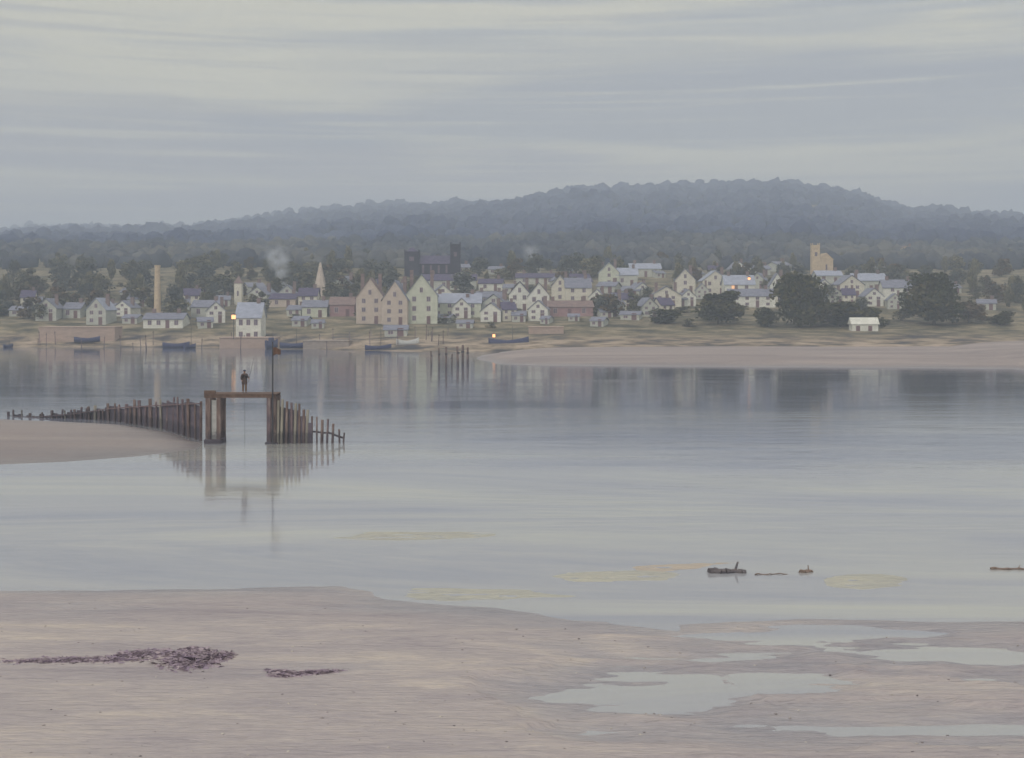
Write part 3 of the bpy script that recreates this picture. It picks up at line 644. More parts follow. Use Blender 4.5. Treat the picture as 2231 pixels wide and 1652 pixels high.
MB().box(n0, n1, 1, 8, -3, nh).build('nave', M['dark_wall'], ch)
nr = MB().poly([(n0-.02,.7,nh),(n1+.02,.7,nh),(n1+.02,4.5,nt_),(n0-.02,4.5,nt_),(n1+.02,8.3,nh),(n0-.02,8.3,nh)], [(0,1,2,3),(3,2,4,5),(0,3,5),(1,4,2),(0,5,4,1)]).build('roof', M['purple_roof'], ch)
for i in range(4): MB().box(n0+1.5+i*(n1-n0-3)/3-.35, n0+1.5+i*(n1-n0-3)/3+.35, .95, 1.02, 1.2, 4).build('window', M['glass'], ch)
# pink spire
D = depth_for(698, 644); cz = gz(wx(698, D), D); k = D / F
sp = empty('church_spire', (wx(698, D), D, cz)); tag(sp, 'slim tapering pinkish church spire below the left end of the hill', 'spire')
th_ = 3.2; m = MB().box(-1.9, 1.9, -1.9, 1.9, -3, th_).build('tower', M['pink_wall'], sp)
MB().box(-.35, .35, -1.94, -1.88, 1.0, 2.4).build('window', M['glass'], m)
MB().tube((0, 0, th_), (0, 0, wz(572, D) - cz), 1.75, .25, 8).build('spire', M['pink_wall'], sp)
# sandy church on the right
D = depth_for(1790, 598); cz = gz(wx(1790, D), D); k = D / F
sc_ = empty('church', (wx(1790, D), D, cz)); tag(sc_, 'sandy yellow church with a square tower behind the largest tree', 'church')
tower(sc_, (1778-1790)*k, 17*k, wz(534, D)-cz, 'sand_wall', 'tile')
a0, a1 = (1787-1790)*k, (1816-1790)*k; hh = wz(566, D)-cz; ht = wz(552, D)-cz
MB().poly([(a0,.5,-3),(a1,.5,-3),(a1,.5,hh),((a0+a1)/2,.5,ht),(a0,.5,hh),(a0,8,-3),(a1,8,-3),(a1,8,hh),((a0+a1)/2,8,ht),(a0,8,hh)], [(0,1,2,3,4),(5,9,8,7,6),(0,5,6,1),(1,6,7,2),(4,9,5,0),(2,7,8,3),(3,8,9,4)]).build('nave', M['sand_wall'], sc_)
r = MB(); am = (a0+a1)/2
for s, xe in ((-1, a0-.15), (1, a1+.15)): r.poly([(am,.3,ht+.02),(xe,.3,hh),(xe,8.2,hh),(am,8.2,ht+.02),(am,.3,ht+.17),(xe,.3,hh+.15),(xe,8.2,hh+.15),(am,8.2,ht+.17)], [(0,1,2,3),(4,7,6,5),(0,4,5,1),(1,5,6,2),(2,6,7,3)])
r.build('roof', M['sand_wall'], sc_)
MB().box(am-.3, am+.3, .44, .52, 1.5, 3.6).build('window', M['glass'], sc_)
# tall factory chimney
D = depth_for(343, 692); cz = gz(wx(343, D), D)
fc = empty('factory_chimney', (wx(343, D), D, cz)); tag(fc, 'tall slender sandy brick chimney at the left of the town', 'chimney')
top = wz(582, D) - cz
MB().box(-1.2, 1.2, -1.2, 1.2, -2, 1.6).build('plinth', M['sand_wall'], fc)
MB().tube((0, 0, 1.6), (0, 0, top), .95, .70, 14).build('stack', M['sand_wall'], fc, sm=False)
MB().tube((0, 0, top), (0, 0, top + .5), .85, .85, 14).build('cap', M['sand_wall'], fc)
# olive obelisk-like kiln tower
D = depth_for(520, 664); cz = gz(wx(520, D), D)
kt = empty('tower', (wx(520, D), D, cz)); tag(kt, 'narrow olive stone tower with pointed cap behind the brightest white house', 'tower')
m = MB().box(-1.1, 1.1, -1.1, 1.1, -2, wz(618, D) - cz).build('shaft', M['cream_wall'], kt)
MB().box(-.25, .25, -1.14, -1.08, 2.5, 4).build('window', M['glass'], m)
zt = wz(618, D) - cz; MB().poly([(-1.25,-1.25,zt),(1.25,-1.25,zt),(1.25,1.25,zt),(-1.25,1.25,zt),(0,0,zt+2.4)], [(0,1,4),(1,2,4),(2,3,4),(3,0,4),(3,2,1,0)]).build('cap', M['tile'], kt)

# white boat shed (two stacked white bands)
D = depth_for(1885, 713) - 12; k = D / F; bz = gz(wx(1885, D), D)
bs = empty('boat_shed', (wx(1885, D), D, bz)); tag(bs, 'long low white boat shed below the bushes at the right', 'shed')
W_ = 62 * k / 2; hh = wz(692, D) - bz
MB().box(-W_ + .3, W_ - .3, 0, 3, -1.5, hh * .48).build('wall', M['white_wall'], bs)
MB().poly([(-W_,-.3,hh*.5),(W_,-.3,hh*.5),(W_,1.5,hh),(-W_,1.5,hh),(W_,3.3,hh*.5),(-W_,3.3,hh*.5)], [(0,1,2,3),(3,2,4,5),(0,3,5),(1,4,2),(0,5,4,1)]).build('roof', M['white_wall'], bs)
for q in (-.5, .35): MB().box(W_*q-.5, W_*q+.5, -.05, .03, .05, hh*.4).build('door', M['door'], bs)

sh = make_tree('shrub', (0, 0, 0), 4.2, 2.4, M['foliage'], 77, nleaf=500, lobes=7, size=.10, z0=0.0)
for j in range(80):
    X = rnd.uniform(-60, 2290); Yb = rnd.uniform(650, 718) if rnd.random() < .6 else rnd.uniform(600, 660); D = depth_for(X, Yb)
    o = sh if j == 0 else copy_tree(sh); q = rnd.uniform(.5, 1.1); o.location = (wx(X, D), D, gz(wx(X, D), D) - .1); o.scale = (q * rnd.uniform(.8, 1.8), q, q); o.rotation_euler.z = rnd.random() * 6
    tag(o, 'low olive shrub on the open ground between the houses', 'shrub', 'shrubs between the houses of the town')

# ------------------------------------------------------------------ quays, boats, posts on the far shore
def quay(X0, X1, Yt, D, mat, label, dep=6, name='quay'):
    x0, x1 = wx(X0, D), wx(X1, D); t = wz(Yt, D)
    q = empty(name, ((x0 + x1) / 2, D, 0)); hw = (x1 - x0) / 2
    MB().box(-hw, hw, 0, dep, -1.5, t - .25).build('wall', M[mat], q, bevel=.05)
    MB().box(-hw - .15, hw + .15, -.15, dep + .1, t - .25, t).build('coping', M[mat], q, bevel=.05)
    tag(q, label, 'quay')
quay(478, 600, 735, 290, 'stone_pink', 'pinkish stone quay wall under the brightest white house')
quay(84, 250, 712, 306, 'stone_pink', 'long low pinkish sea wall at the left end of the shore')
quay(660, 760, 742, 285, 'stone', 'short grey stone quay in front of the rose-red cottage')
quay(1152, 1228, 712, 302, 'stone_pink', 'low pinkish wall on the bank right of the navy boat')

def hull(Lh, B, Hh, mat, parent, name='hull', seg=18):
    V, Fc = [], []; rows = 7
    for i in range(seg + 1):
        t = i / seg; x = (t - .5) * Lh
        b = B / 2 * (1 - abs(2 * t - 1) ** 2.6 * (1.0 if t > .5 else .55)); sheer = Hh * (1 + .35 * (2 * t - 1) ** 2 + (.18 * (2*t-1) if t > .5 else 0))
        rise = .35 * Hh * max(0, 2 * t - 1.35)
        for j in range(rows):
            a = math.pi * j / (rows - 1); yy = -math.cos(a); zz = math.sin(a)
            V.append((x, b * yy * (abs(yy) ** -.35 if abs(yy) > .01 else 0), sheer - (sheer - rise) * zz ** .8))
    for i in range(seg):
        for j in range(rows - 1):
            a = i * rows + j; Fc.append((a, a + 1, a + rows + 1, a + rows))
    Fc.append(tuple(range(rows)));  Fc.append(tuple(reversed(range(seg * rows, seg * rows + rows))))
    me = bpy.data.meshes.new(name); me.from_pydata(V, [], Fc); me.update()
    o = link(name, me, M[mat], parent, True); s = o.modifiers.new('s', 'SOLIDIFY'); s.thickness = .06; s.offset = 1
    return o
def boat(X, Y, Lh, mat, label, mast=0, rz_=0.0, cabin=False, D=None, z=None, Hh=None):
    D = D or F * H / (Y - YH); x = wx(X, D); g = gz(x, D)
    z = max(-.15, g) if z is None else z
    b = empty('boat', (x, D, z), rz_); Hh = Hh or .16 * Lh ** .9 + .2
    hull(Lh, Lh * .32, Hh, mat, b)
    for q in (-.22, .1): MB().box(Lh*q-.12, Lh*q+.12, -Lh*.13, Lh*.13, Hh*.7, Hh*.78).build('thwart', M['hull_in'], b)
    if cabin: MB().box(-Lh*.2, Lh*.12, -Lh*.09, Lh*.09, Hh*.8, Hh*1.75).build('cabin', M[mat], b, bevel=.08)
    if mast: MB().tube((Lh*.1, 0, .1), (Lh*.1, 0, mast), .07, .04, 6).build('mast', M['iron'], b)
    tag(b, label, 'boat'); return b
boat(1108, 757, 9.2, 'hull_navy', 'navy blue rowing boat with short mast at the left tip of the sandbar', 5.0, .06, Hh=1.75, D=283, z=.35)
boat(190, 742, 6.2, 'hull_navy', 'dark navy boat lying below the pinkish sea wall', 0, .05, D=303, z=1.0)
boat(384, 748, 6.4, 'hull_navy', 'long low navy boat at the water edge left of the quay', 0, -.04, D=294, z=-.1)
boat(18, 748, 3.0, 'hull_navy', 'small dark boat at the far left edge of the shore', 2.2, 1.2, D=297, z=-.1)
boat(414, 745, 4.4, 'hull_navy', 'small dark boat with a tall mast beside the long low navy boat', 5.6, 1.2, D=290, z=-.1)
boat(592, 728, 4.0, 'hull_navy', 'blue fishing boat with cabin and mast right of the pinkish quay', 4.4, 1.0, cabin=True, D=288, z=.0, Hh=1.5)
boat(640, 730, 6.4, 'hull_navy', 'low blue boat with a mast between the two stone quays', 4.6, .1, D=286, z=.2)
boat(888, 742, 5.2, 'hull_pale', 'pale grey upturned-looking boat on the shore below the pink gabled pair', 0, .1, D=284, z=.6, Hh=1.4)
boat(824, 752, 6.0, 'hull_navy', 'dusky boat with mast lying in shallow water below the pink gabled pair', 5.2, .3, D=279, z=-.1)

plabs = ['leftmost brown mooring post at the tip of the sandbar', 'second brown mooring post from the left at the sandbar tip', 'tallest of the left cluster of brown mooring posts', 'short brown mooring post in the gap between the two clusters', 'left post of the thick right cluster at the sandbar tip', 'middle post of the thick right cluster at the sandbar tip', 'rightmost brown mooring post at the sandbar tip']
for (X, Yt, Yb, wp), lb in zip([(940,765,796,4),(957,758,800,4.5),(972,756,802,5),(984,772,798,3.5),(998,755,796,6),(1008,752,795,6),(1019,757,793,5)], plabs):
    D = F * H / (Yb - YH); k = D / F
    p = empty('mooring_post', (wx(X, D), D, 0), rnd.random())
    MB().tube((0, 0, -1), (rnd.uniform(-.15, .15), 0, (Yb - Yt) * k), wp * k / 2, wp * k / 2 * .85, 8, .2).build('pile', M['pile'], p)
    MB().tube((0, 0, (Yb - Yt) * k * .62), (0, 0, (Yb - Yt) * k * .70), wp * k / 2 * 1.2, wp * k / 2 * 1.2, 8).build('iron_band', M['iron'], p)
    tag(p, lb, 'post', 'mooring posts at the tip of the sandbar')

pole0 = empty('mooring_pole', (wx(300, 293), 293, 0)); MB().tube((0, 0, -1), (0, 0, 3.6), .11, .07, 7).build('pole', M['pile_mauve'], pole0); MB().tube((0, 0, 3.1), (0, 0, 3.3), .13, .13, 7).build('iron_band', M['iron'], pole0)
for i in range(34):
    o = pole0 if i == 0 else copy_tree(pole0); X = rnd.uniform(-20, 1010); D = rnd.uniform(280, 302); o.location = (wx(X, D), D, max(-.3, gz(wx(X, D), D))); o.scale = (1, 1, rnd.uniform(.4, 1.1)); o.rotation_euler = (rnd.uniform(-.05, .05), rnd.uniform(-.08, .08), 0)
    tag(o, 'thin dusky mooring pole standing on the far foreshore', 'pole', 'mooring poles along the far foreshore')

def lamp(X, Yt, Yb, label, D=None, size=1.0):
    D = D or depth_for(X, Yb); z = gz(wx(X, D), D) if Yb < 715 else wz(Yb, D); h = (Yb - Yt) / F * D
    l = empty('street_lamp', (wx(X, D), D, z))
    MB().tube((0, 0, -.5), (0, 0, h - .7 * size), .09, .06, 8).build('post', M['iron'], l)
    ln = MB().box(-.32*size, .32*size, -.32*size, .32*size, h-.72*size, h-.66*size).poly([(-.42*size,-.42*size,h),(.42*size,-.42*size,h),(.42*size,.42*size,h),(-.42*size,.42*size,h),(0,0,h+.35*size)], [(0,1,4),(1,2,4),(2,3,4),(3,0,4),(3,2,1,0)]).build('lantern', M['iron'], l)
    MB().box(-.27*size, .27*size, -.27*size, .27*size, h-.66*size, h-.02).build('lamp_glass', M['lamp'], ln)
    tag(l, label, 'lamp')
lamp(509, 686, 734, 'lit orange quay lamp at the left corner of the brightest white house', D=289.3, size=1.5)
lamp(1076, 728, 748, 'small lit orange lamp on the bank above the navy rowing boat', size=1.1)
lamp(1632, 605, 650, 'lit orange lamp standing before the white terrace', size=1.3)

# ------------------------------------------------------------------ groyne, sluice footbridge
DB = 94.0; kb = DB / F
gro = empty('timber_groyne', (wx(445, DB), DB, 0)); tag(gro, 'long mauve brown timber groyne running from the left bank to the footbridge', 'groyne')
ox, oy = gro.location.x, gro.location.y
BX = [-160, 75, 160, 240, 350, 446]; BY = [897, 908, 911, 915, 932, 962]; TY = [893, 896, 889, 877, 869, 863]
def gpt(X):
    Yb = np.interp(X, BX, BY); D = H * F / (Yb - YH) * .995; return wx(X, D), D, wz(np.interp(X, BX, TY), D)
Xp = 20.0; n = 0; prev = None; tops = []
while Xp < 441:
    x, y, t = gpt(Xp); r = rnd.uniform(.08, .16)
    t2 = t + rnd.choice([rnd.uniform(-.25, .15), rnd.uniform(-.7, .1)]); q = rnd.random()
    m = MB().tube((x-ox, y-oy, -.8), (x-ox + rnd.uniform(-.16, .16), y-oy, t2), r, r * .9, 7, .25)
    m.build('pile', M['pile'] if q < .42 else (M['pile_mauve'] if q < .88 else M['pile_pale']), gro)
    tops.append((x - ox, y - oy, t)); n += 1
    Xp += 7.6 + 5.5 * (Xp + 150) / 590 * rnd.uniform(.6, 1.3)
# planking behind the piles (in panels of uneven height) and a waling
for a, b_ in zip(tops[:-1], tops[1:]):
    pass
m = MB()
for a, b_ in zip(tops[:-1], tops[1:]):
    ta = a[2] - rnd.uniform(.25, .7)
    m.poly([(a[0],a[1]+.16,-.8),(b_[0],b_[1]+.16,-.8),(b_[0],b_[1]+.16,ta),(a[0],a[1]+.16,ta),(a[0],a[1]+.24,-.8),(b_[0],b_[1]+.24,-.8),(b_[0],b_[1]+.24,ta),(a[0],a[1]+.24,ta)], [(0,1,2,3),(4,7,6,5),(3,2,6,7),(0,3,7,4),(1,5,6,2)])
m.build('planking', M['plank'], gro)
m = MB()
for a, b_ in zip(tops[:-1], tops[1:]): m.tube((a[0], a[1]-.17, a[2]-.55), (b_[0], b_[1]-.17, b_[2]-.55), .07, .07, 4)
m.build('waling', M['pile_mauve'], gro)

br = empty('footbridge', (wx(525, DB), DB, 0)); tag(br, 'brown timber footbridge over the gap between the two groynes', 'bridge')
bx = lambda X: (X - 525) * kb
dz = wz(858, DB)
for yy in (0, 1.5):
    for X, w_, mt in ((454, 11, 'pile'), (477, 9, 'pile'), (586, 9, 'pile_mauve'), (599, 7, 'pile')):
        MB().box(bx(X - w_/2), bx(X + w_/2), yy - .15, yy + .15, -1.5, dz - .22).build('pier_post', M[mt], br, bevel=.02)
MB().box(bx(460), bx(472), .05, .12, .3, dz - .5).build('pier_panel', M['plank_pale'], br)
MB().box(bx(445), bx(482), -.2, 1.7, -1.2, .32).build('pier_footing', M['plank'], br, bevel=.05)
MB().box(bx(578), bx(606), -.2, 1.7, -1.2, .12).build('pier_footing', M['plank'], br, bevel=.05)
m = MB()
for i in range(26): 
    a = bx(445) + (bx(603) - bx(445)) * i / 26; m.box(a + .01, a + (bx(603) - bx(445)) / 26 - .01, -.25, 1.75, dz - .07 + rnd.uniform(0, .012), dz + .0)
m.build('deck', M['deck'], br)
for yy in (-.12, 1.6): MB().box(bx(446), bx(602), yy - .08, yy + .08, dz - .30, dz - .075).build('beam', M['deck'], br)
for X in (529,): MB().tube((bx(X), .7, -1), (bx(X), .7, dz - .3), .012, .012, 6).build('tie_rod', M['iron'], br)
MB().box(bx(446), bx(470), -.2, .05, dz, dz + .25).build('sill_block', M['deck'], br)

fp = empty('flagpole', (wx(596.5, DB), DB - .45, 0)); tag(fp, 'tall thin dark pole with a small brown flag at the right end of the footbridge', 'flagpole')
zt = wz(745, DB)
MB().tube((0, 0, -1.2), (0, 0, zt), .085, .045, 8).build('pole', M['iron'], fp)
fv = []; ff = []
for j in range(7):
    for i in range(9):
        u, v = i / 8, j / 6; fv.append((.05 + u * .56, .07 * math.sin(u * 6), zt - .42 - v * (.62 - .42 * u * .6) - .10 * u + .05 * math.sin(u * 5)))
for j in range(6):
    for i in range(8): a = j * 9 + i; ff.append((a, a + 1, a + 10, a + 9))
fl = MB().poly(fv, ff).build('flag', M['flag'], fp, True); sm = fl.modifiers.new('s', 'SOLIDIFY'); sm.thickness = .02

g2 = empty('timber_groyne', (wx(610, DB), DB, 0)); tag(g2, 'short reddish brown timber groyne stepping down into the water right of the footbridge', 'groyne')
ox = g2.location.x; Xp = 607.0; tp = []
while Xp < 752:
    D = DB + .004 * (Xp - 610); yt = np.interp(Xp, [605, 622, 645, 665, 690, 720, 752], [869, 872, 880, 889, 907, 920, 938]) + rnd.uniform(-5, 8)
    x = wx(Xp, D) - ox; t = wz(yt, D); r = rnd.uniform(.07, .13); q = rnd.random(); lean = rnd.uniform(-.15, .12)
    MB().tube((x + lean, D - DB, -1.2), (x, D - DB, t), r, r * .85, 7, .25).build('pile', M['pile'] if q < .68 else (M['pile_mauve'] if q < .85 else M['pile_pale']), g2)
    tp.append((x, D - DB, t)); Xp += rnd.uniform(6.5, 10) if Xp < 665 else rnd.uniform(8, 14)
m = MB()
for a, b_ in zip(tp[:-1], tp[1:]): m.tube((a[0], a[1]+.2, max(.25, a[2]*.42)), (b_[0], b_[1]+.2, max(.25, b_[2]*.42)), .09, .09, 4)
m.build('waling', M['plank'], g2)
m = MB()
for a, b_ in zip(tp[:8], tp[1:9]): m.box(a[0], b_[0], .2, .28, -1, max(.2, min(a[2], b_[2]) - .5))
m.build('planking', M['plank'], g2)

# ------------------------------------------------------------------ person on the footbridge
def skin_mesh(name, verts, edges, radii, mat, parent, root=0, sub=2):
    me = bpy.data.meshes.new(name); me.from_pydata(verts, edges, []); me.update()
    o = bpy.data.objects.new(name, me); COL.objects.link(o)
    sk = o.modifiers.new('skin', 'SKIN'); sk.use_smooth_shade = True
    for i, r in enumerate(radii):
        v = me.skin_vertices[0].data[i]; v.radius = (r, r) if not isinstance(r, tuple) else r; v.use_root = (i == root)
    ss = o.modifiers.new('sub', 'SUBSURF'); ss.levels = ss.render_levels = sub
    dg = bpy.context.evaluated_depsgraph_get(); nm = bpy.data.meshes.new_from_object(o.evaluated_get(dg))
    nm.name = name; bpy.data.objects.remove(o); nm.materials.clear()
    return link(name, nm, M[mat], parent, True)
pe = empty('person', (wx(528, DB), DB + .75, dz), 0.25)
tag(pe, 'person in a dark coat and blue cap standing on the footbridge holding a thin rod', 'person')
# body: one surface. x right, -y toward the viewer
bv = [(0,.04,.92),(0,.06,1.10),(-.01,.06,1.30),(0,.02,1.44),(0,-.03,1.52),(0,-.05,1.60),(0,-.05,1.70),
      (-.19,-.01,1.40),(-.25,-.05,1.13),(-.20,-.22,.98),
      (.19,-.01,1.40),(.29,-.10,1.17),(.33,-.30,1.13),
      (-.09,0,.88),(-.10,-.02,.49),(-.11,.02,.08),(-.12,-.13,.04),
      (.09,0,.88),(.11,-.03,.49),(.12,.04,.08),(.13,-.11,.04)]
be = [(0,1),(1,2),(2,3),(3,4),(4,5),(5,6),(3,7),(7,8),(8,9),(3,10),(10,11),(11,12),(0,13),(13,14),(14,15),(15,16),(0,17),(17,18),(18,19),(19,20)]
brd = [(.12,.08),(.10,.07),(.11,.07),(.06,.05),(.05,.05),(.085,.10),(.075,.09),.06,.045,.03,.06,.045,.03,.085,.06,.045,.035,.085,.06,.045,.035]
body = skin_mesh('body', bv, be, brd, 'skin', pe)
body.data.materials.append(M['coat']); body.data.materials.append(M['trousers'])      # clothed torso and legs
for f in body.data.polygons:
    if abs(f.center.x) < .17 and .85 < f.center.z < 1.47: f.material_index = 1
    elif .12 < f.center.z <= .85: f.material_index = 2
skin_mesh('coat', [(0,0,.66),(0,0,.95),(0,0,1.18),(-.01,-.01,1.34),(0,-.02,1.45),(-.19,-.01,1.40),(-.26,-.05,1.13),(-.21,-.20,1.0),(.19,-.01,1.40),(.29,-.10,1.17),(.32,-.27,1.13)],
          [(0,1),(1,2),(2,3),(3,4),(4,5),(5,6),(6,7),(4,8),(8,9),(9,10)], [(.26,.21),(.23,.19),(.22,.20),(.22,.19),(.11,.10),.085,.068,.055,.085,.068,.055], 'coat', pe, 1)
skin_mesh('trousers', [(0,0,.90),(-.09,0,.84),(-.10,-.02,.49),(-.11,.02,.13),(.09,0,.84),(.11,-.03,.49),(.12,.04,.13)], [(0,1),(1,2),(2,3),(0,4),(4,5),(5,6)], [(.16,.12),.10,.078,.068,.10,.078,.068], 'trousers', pe)
for s, x0, y0 in ((-1, -.115, .02), (1, .125, .04)):
    skin_mesh('shoe', [(x0, y0 + .03, .05), (x0, y0 - .08, .045), (x0 + .01 * s, y0 - .20, .035)], [(0,1),(1,2)], [.055, .052, .036], 'iron', pe)
m = MB(); 
bm = bmesh.new(); bmesh.ops.create_uvsphere(bm, u_segments=16, v_segments=8, radius=.118)
for v in bm.verts: v.co.z = max(v.co.z, -.01) * .75; v.co += Vector((0, -.05, 1.70))
me = bpy.data.meshes.new('cap'); bm.to_mesh(me); bm.free(); capo = link('cap', me, M['cap'], pe, True)
MB().poly([(-.10,-.13,1.70),(.10,-.13,1.70),(.06,-.23,1.675),(-.06,-.23,1.675),(-.10,-.13,1.715),(.10,-.13,1.715),(.06,-.23,1.69),(-.06,-.23,1.69)], [(0,3,2,1),(4,5,6,7),(0,1,5,4),(1,2,6,5),(2,3,7,6),(3,0,4,7)]).build('peak', M['cap'], capo)
# face and hands: small details on the body
m = MB().tube((0, -.145, 1.625), (0, -.165, 1.60), .012, .018, 6); m.build('nose', M['skin'], body)
for s in (-1, 1):
    MB().tube((.034*s, -.135, 1.645), (.034*s, -.15, 1.645), .011, .009, 6).build('eye', M['iron'], body)
    MB().tube((.088*s, -.045, 1.60), (.100*s, -.04, 1.655), .016, .018, 6).build('ear', M['skin'], body)
MB().box(-.025, .025, -.15, -.138, 1.565, 1.573).build('mouth', M['door'], body)
for (hx, hy, hz, s) in ((-.19, -.25, .965, -1), (.335, -.335, 1.13, 1)):
    for q in range(4):
        b0 = Vector((hx + (q - 1.5) * .018, hy - .02, hz)); b1 = b0 + Vector((0, -.04 - .006 * (q in (1, 2)), -.015)); b2 = b1 + Vector((0, -.012, -.035))
        MB().tube(b0, b1, .010, .009, 6).tube(b1, b2, .009, .007, 6).build('finger', M['skin'], body)
    MB().tube((hx - .03 * s, hy + .01, hz), (hx - .045 * s, hy - .035, hz - .01), .011, .009, 6).build('thumb', M['skin'], body)
rod = empty('fishing_rod', (wx(535, DB) , DB + .41, dz + 1.06)); tag(rod, 'thin dark rod slanting up from the hand of the person on the footbridge', 'rod')
rod.location = pe.matrix_basis @ Vector((.345, -.36, 1.10))
MB().tube((-.06, .02, -.25), (.0, 0, .08), .024, .020, 6).build('handle', M['deck'], rod)
MB().tube((0, 0, .08), (.36, -.05, 1.60), .020, .010, 6).build('blank', M['iron'], rod)

# ------------------------------------------------------------------ driftwood, seaweed
def drift(X, Y, Lm, r, mat, label, rz_=0.0, stub=True):
    x, y = gp(X, Y); o = empty('driftwood', (x, y, .02), rz_)
    m = MB(); n = 9; P = [(Lm * (i / n - .5), .05 * math.sin(i * 1.3), .02 * math.sin(i * 2)) for i in range(n + 1)]
    for i in range(n): m.tube(P[i], P[i + 1], r * (1 - .35 * i / n) * rnd.uniform(.9, 1.1), r * (1 - .35 * (i + 1) / n), 9, .25)
    m.build('log', M[mat], o)
    if stub: MB().tube((Lm * .2, 0, 0), (Lm * .3, .1, r * 2.3), r * .35, r * .2, 6).build('branch', M[mat], o)
    tag(o, label, 'driftwood'); return o
drift(1585, 1248, 1.45, .17, 'drift', 'thick dark grey driftwood log lying in the shallow water', .03)
drift(1757, 1247, .50, .10, 'drift_brown', 'short brown driftwood stump right of the dark grey log', .4)
drift(2200, 1241, 1.5, .06, 'drift_brown', 'thin brown driftwood branch at the right edge of the water', -.03)
drift(1680, 1252, 1.3, .025, 'drift_brown', 'thin pale brown stick trailing between the log and the stump', .10, False)

def weed(X, Y, wpx, hpx, label, n, hgt, seed, skew=0):
    x, y = gp(X, Y); D = y; k = D / F; rx = wpx * k / 2; ry = hpx / 2 * D * D / (F * H)
    g = np.random.default_rng(seed); u = np.minimum(1.6, np.abs(g.normal(size=n)) * .55); a = g.random(n) * 6.283
    cx = u * np.cos(a) * rx; cy = u * np.sin(a) * ry + skew * cx; e = np.clip(1 - u, 0, 1)
    cz = .06 + g.random(n) * hgt * np.clip(e * 1.6, .15, 1)
    d = np.stack([g.normal(size=n) * .11, g.normal(size=n) * .05, g.normal(size=n) * .025], 1); s = np.stack([g.normal(size=n) * .03, g.normal(size=n) * .04, .03 + g.random(n) * .03], 1)
    C = np.stack([cx, cy, cz], 1); Q = np.stack([C - d, C - s, C + d, C + s], 1).reshape(-1, 3)
    o = link('seaweed_clump', mesh_np('seaweed_clump', Q, np.arange(n * 4).reshape(n, 4), M['weed'], False, np.repeat(g.random(n), 4))); o.location = (x, y, .16)
    tag(o, label, 'seaweed')
weed(420, 1455, 105, 36, 'thick purple black seaweed heap on the near sand', 2600, .30, 1, -.1)
weed(480, 1450, 50, 16, 'small bluish seaweed tuft touching the right side of the thick heap', 500, .12, 2, .3)
weed(315, 1443, 120, 14, 'long thin purple seaweed strand reaching left from the thick heap', 1100, .08, 3, .1)
weed(160, 1457, 300, 12, 'faint seaweed line running to the left edge of the sand', 1500, .05, 4, .03)
weed(620, 1486, 60, 12, 'small dark seaweed patch right of the thick heap', 650, .06, 5, -.25)
weed(680, 1484, 120, 6, 'thin curved seaweed trail leading right across the sand', 650, .04, 6, .22)

# pebbles and shells strewn on the near sand
n = 1600; g = np.random.default_rng(9)
Y_ = 1292 + 700 * g.random(n) ** 1.3; X_ = g.random(n) * 2600 - 180
D_ = H * F / (Y_ - YH); x_ = (X_ - XC) / F * D_
cl = fbm(x_ / 5, D_ / 2, 3) > -.05; x_, D_ = x_[cl], D_[cl]
s_ = (.012 + .03 * g.random((len(x_), 1)) ** 3) * np.array([1.3, 1, .6])
near_o = bpy.data.objects['sand_flat']; nv_ = np.empty(len(near_o.data.vertices) * 3, np.float32); near_o.data.vertices.foreach_get('co', nv_); nv_ = nv_.reshape(-1, 3)
zz_ = np.array([nv_[np.argmin((nv_[:, 0] - a) ** 2 + (nv_[:, 1] - b_) ** 2), 2] for a, b_ in zip(x_, D_)])
ok = zz_ > .03
M['pebble'] = pmat('pebble', [(.12,.11,.12), (.30,.27,.26), (.55,.52,.46)], (3, 3, 3), tint=True)
IV, IF_ = ico(1)
tag(link('pebbles', blobs('pebbles', np.stack([x_, D_, zz_], 1)[ok], s_[ok], M['pebble'], g.random(ok.sum()))), 'small pebbles and shells strewn over the near sand', 'pebbles', kind='stuff')

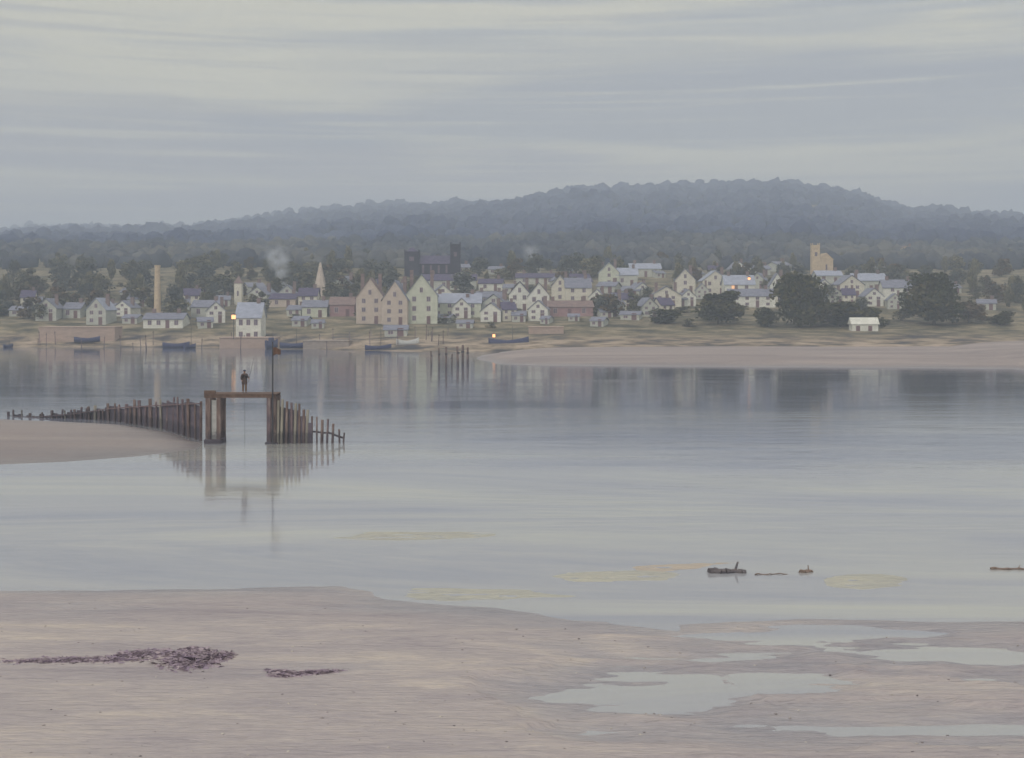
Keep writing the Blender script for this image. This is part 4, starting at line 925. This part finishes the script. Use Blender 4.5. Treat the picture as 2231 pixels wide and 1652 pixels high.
# ------------------------------------------------------------------ smoke
def smoke(X, Yb, Yt, D, w0, w1, lean, dens, label, seed):
    x = wx(X, D); z0 = wz(Yb, D); h = wz(Yt, D) - z0
    V = []; Fc = []; n, k = 22, 20
    for i in range(n + 1):
        t = i / n; r = (w0 + (w1 - w0) * t ** .7) * (1 + .18 * math.sin(t * 9 + seed)) * 1.35 / 2
        for j in range(k):
            a = 6.283 * j / k; q = 1.1 + .3 * mnoise.noise(Vector((math.cos(a) * 1.5, math.sin(a) * 1.5 + seed, t * 5)))
            V.append((lean * t ** 1.3 + r * q * math.cos(a), r * q * math.sin(a), h * t))
        
    for i in range(n):
        for j in range(k): a = i * k + j; b_ = i * k + (j + 1) % k; Fc.append((a, b_, b_ + k, a + k))
    Fc.append(tuple(reversed(range(k)))); Fc.append(tuple(range(n * k, n * k + k)))
    m = bpy.data.materials.new('smoke'); nt, N, L = nodes(m); N.remove(N['Principled BSDF'])
    pv = N.new('ShaderNodeVolumePrincipled'); pv.inputs['Color'].default_value = (.82, .87, .95, 1)
    tc = N.new('ShaderNodeTexCoord'); nz = N.new('ShaderNodeTexNoise'); nz.inputs['Scale'].default_value = .32; nz.inputs['Detail'].default_value = 4; L.new(tc.outputs['Object'], nz.inputs['Vector'])
    mr = N.new('ShaderNodeMapRange'); mr.inputs['From Min'].default_value = .40; mr.inputs['From Max'].default_value = .66; mr.inputs['To Max'].default_value = dens; L.new(nz.outputs['Fac'], mr.inputs['Value'])
    sx = N.new('ShaderNodeSeparateXYZ'); L.new(tc.outputs['Object'], sx.inputs[0])
    def mt(op, a, b_=None, c_=None):
        q = N.new('ShaderNodeMath'); q.operation = op
        for k_, v_ in enumerate((a, b_, c_)):
            if v_ is None: continue
            if isinstance(v_, (int, float)): q.inputs[k_].default_value = v_
            else: L.new(v_, q.inputs[k_])
        return q.outputs[0]
    tt = mt('DIVIDE', sx.outputs['Z'], h); dx = mt('SUBTRACT', sx.outputs['X'], mt('MULTIPLY', tt, lean))
    rad = mt('SQRT', mt('ADD', mt('MULTIPLY', dx, dx), mt('MULTIPLY', sx.outputs['Y'], sx.outputs['Y'])))
    q_ = mt('DIVIDE', rad, mt('MULTIPLY_ADD', tt, (w1 - w0) / 2 * 1.25, w0 / 2 * 1.25))
    fo = N.new('ShaderNodeMapRange'); fo.interpolation_type = 'SMOOTHSTEP'; fo.inputs['To Min'].default_value = 1; fo.inputs['To Max'].default_value = 0; L.new(q_, fo.inputs['Value'])
    ft = N.new('ShaderNodeMapRange'); ft.interpolation_type = 'SMOOTHSTEP'; ft.inputs['From Min'].default_value = .35; ft.inputs['From Max'].default_value = 1; ft.inputs['To Min'].default_value = 1; ft.inputs['To Max'].default_value = 0; L.new(tt, ft.inputs['Value'])
    L.new(mt('MULTIPLY', mt('MULTIPLY', mr.outputs[0], fo.outputs[0]), ft.outputs[0]), pv.inputs['Density']); L.new(pv.outputs[0], N['Material Output'].inputs['Volume'])
    me = bpy.data.meshes.new('smoke_plume'); me.from_pydata(V, [], Fc); me.update()
    o = link('smoke_plume', me, m); o.location = (x, D, z0); tag(o, label, 'smoke')
smoke(622, 640, 525, 400, 2.6, 11.0, -4.0, 1.0, 'pale bluish smoke drifting up left of the pinkish spire', 1.0)
smoke(1172, 605, 525, 440, 2.4, 9.0, -3.5, .7, 'faint grey smoke rising above the bright white pair of houses', 4.0)

# ------------------------------------------------------------------ haze
def haze(density):
    m = bpy.data.materials.new('haze'); nt, N, L = nodes(m); N.remove(N['Principled BSDF'])
    pv = N.new('ShaderNodeVolumePrincipled'); pv.inputs['Color'].default_value = (.75, .86, 1.0, 1); pv.inputs['Density'].default_value = density; pv.inputs['Anisotropy'].default_value = .0
    L.new(pv.outputs[0], N['Material Output'].inputs['Volume'])
    o = MB().box(-2700, 2700, -400, 3400, -3.6, 195).build('haze', m); tag(o, kind='stuff'); return o
haze(0.00078)
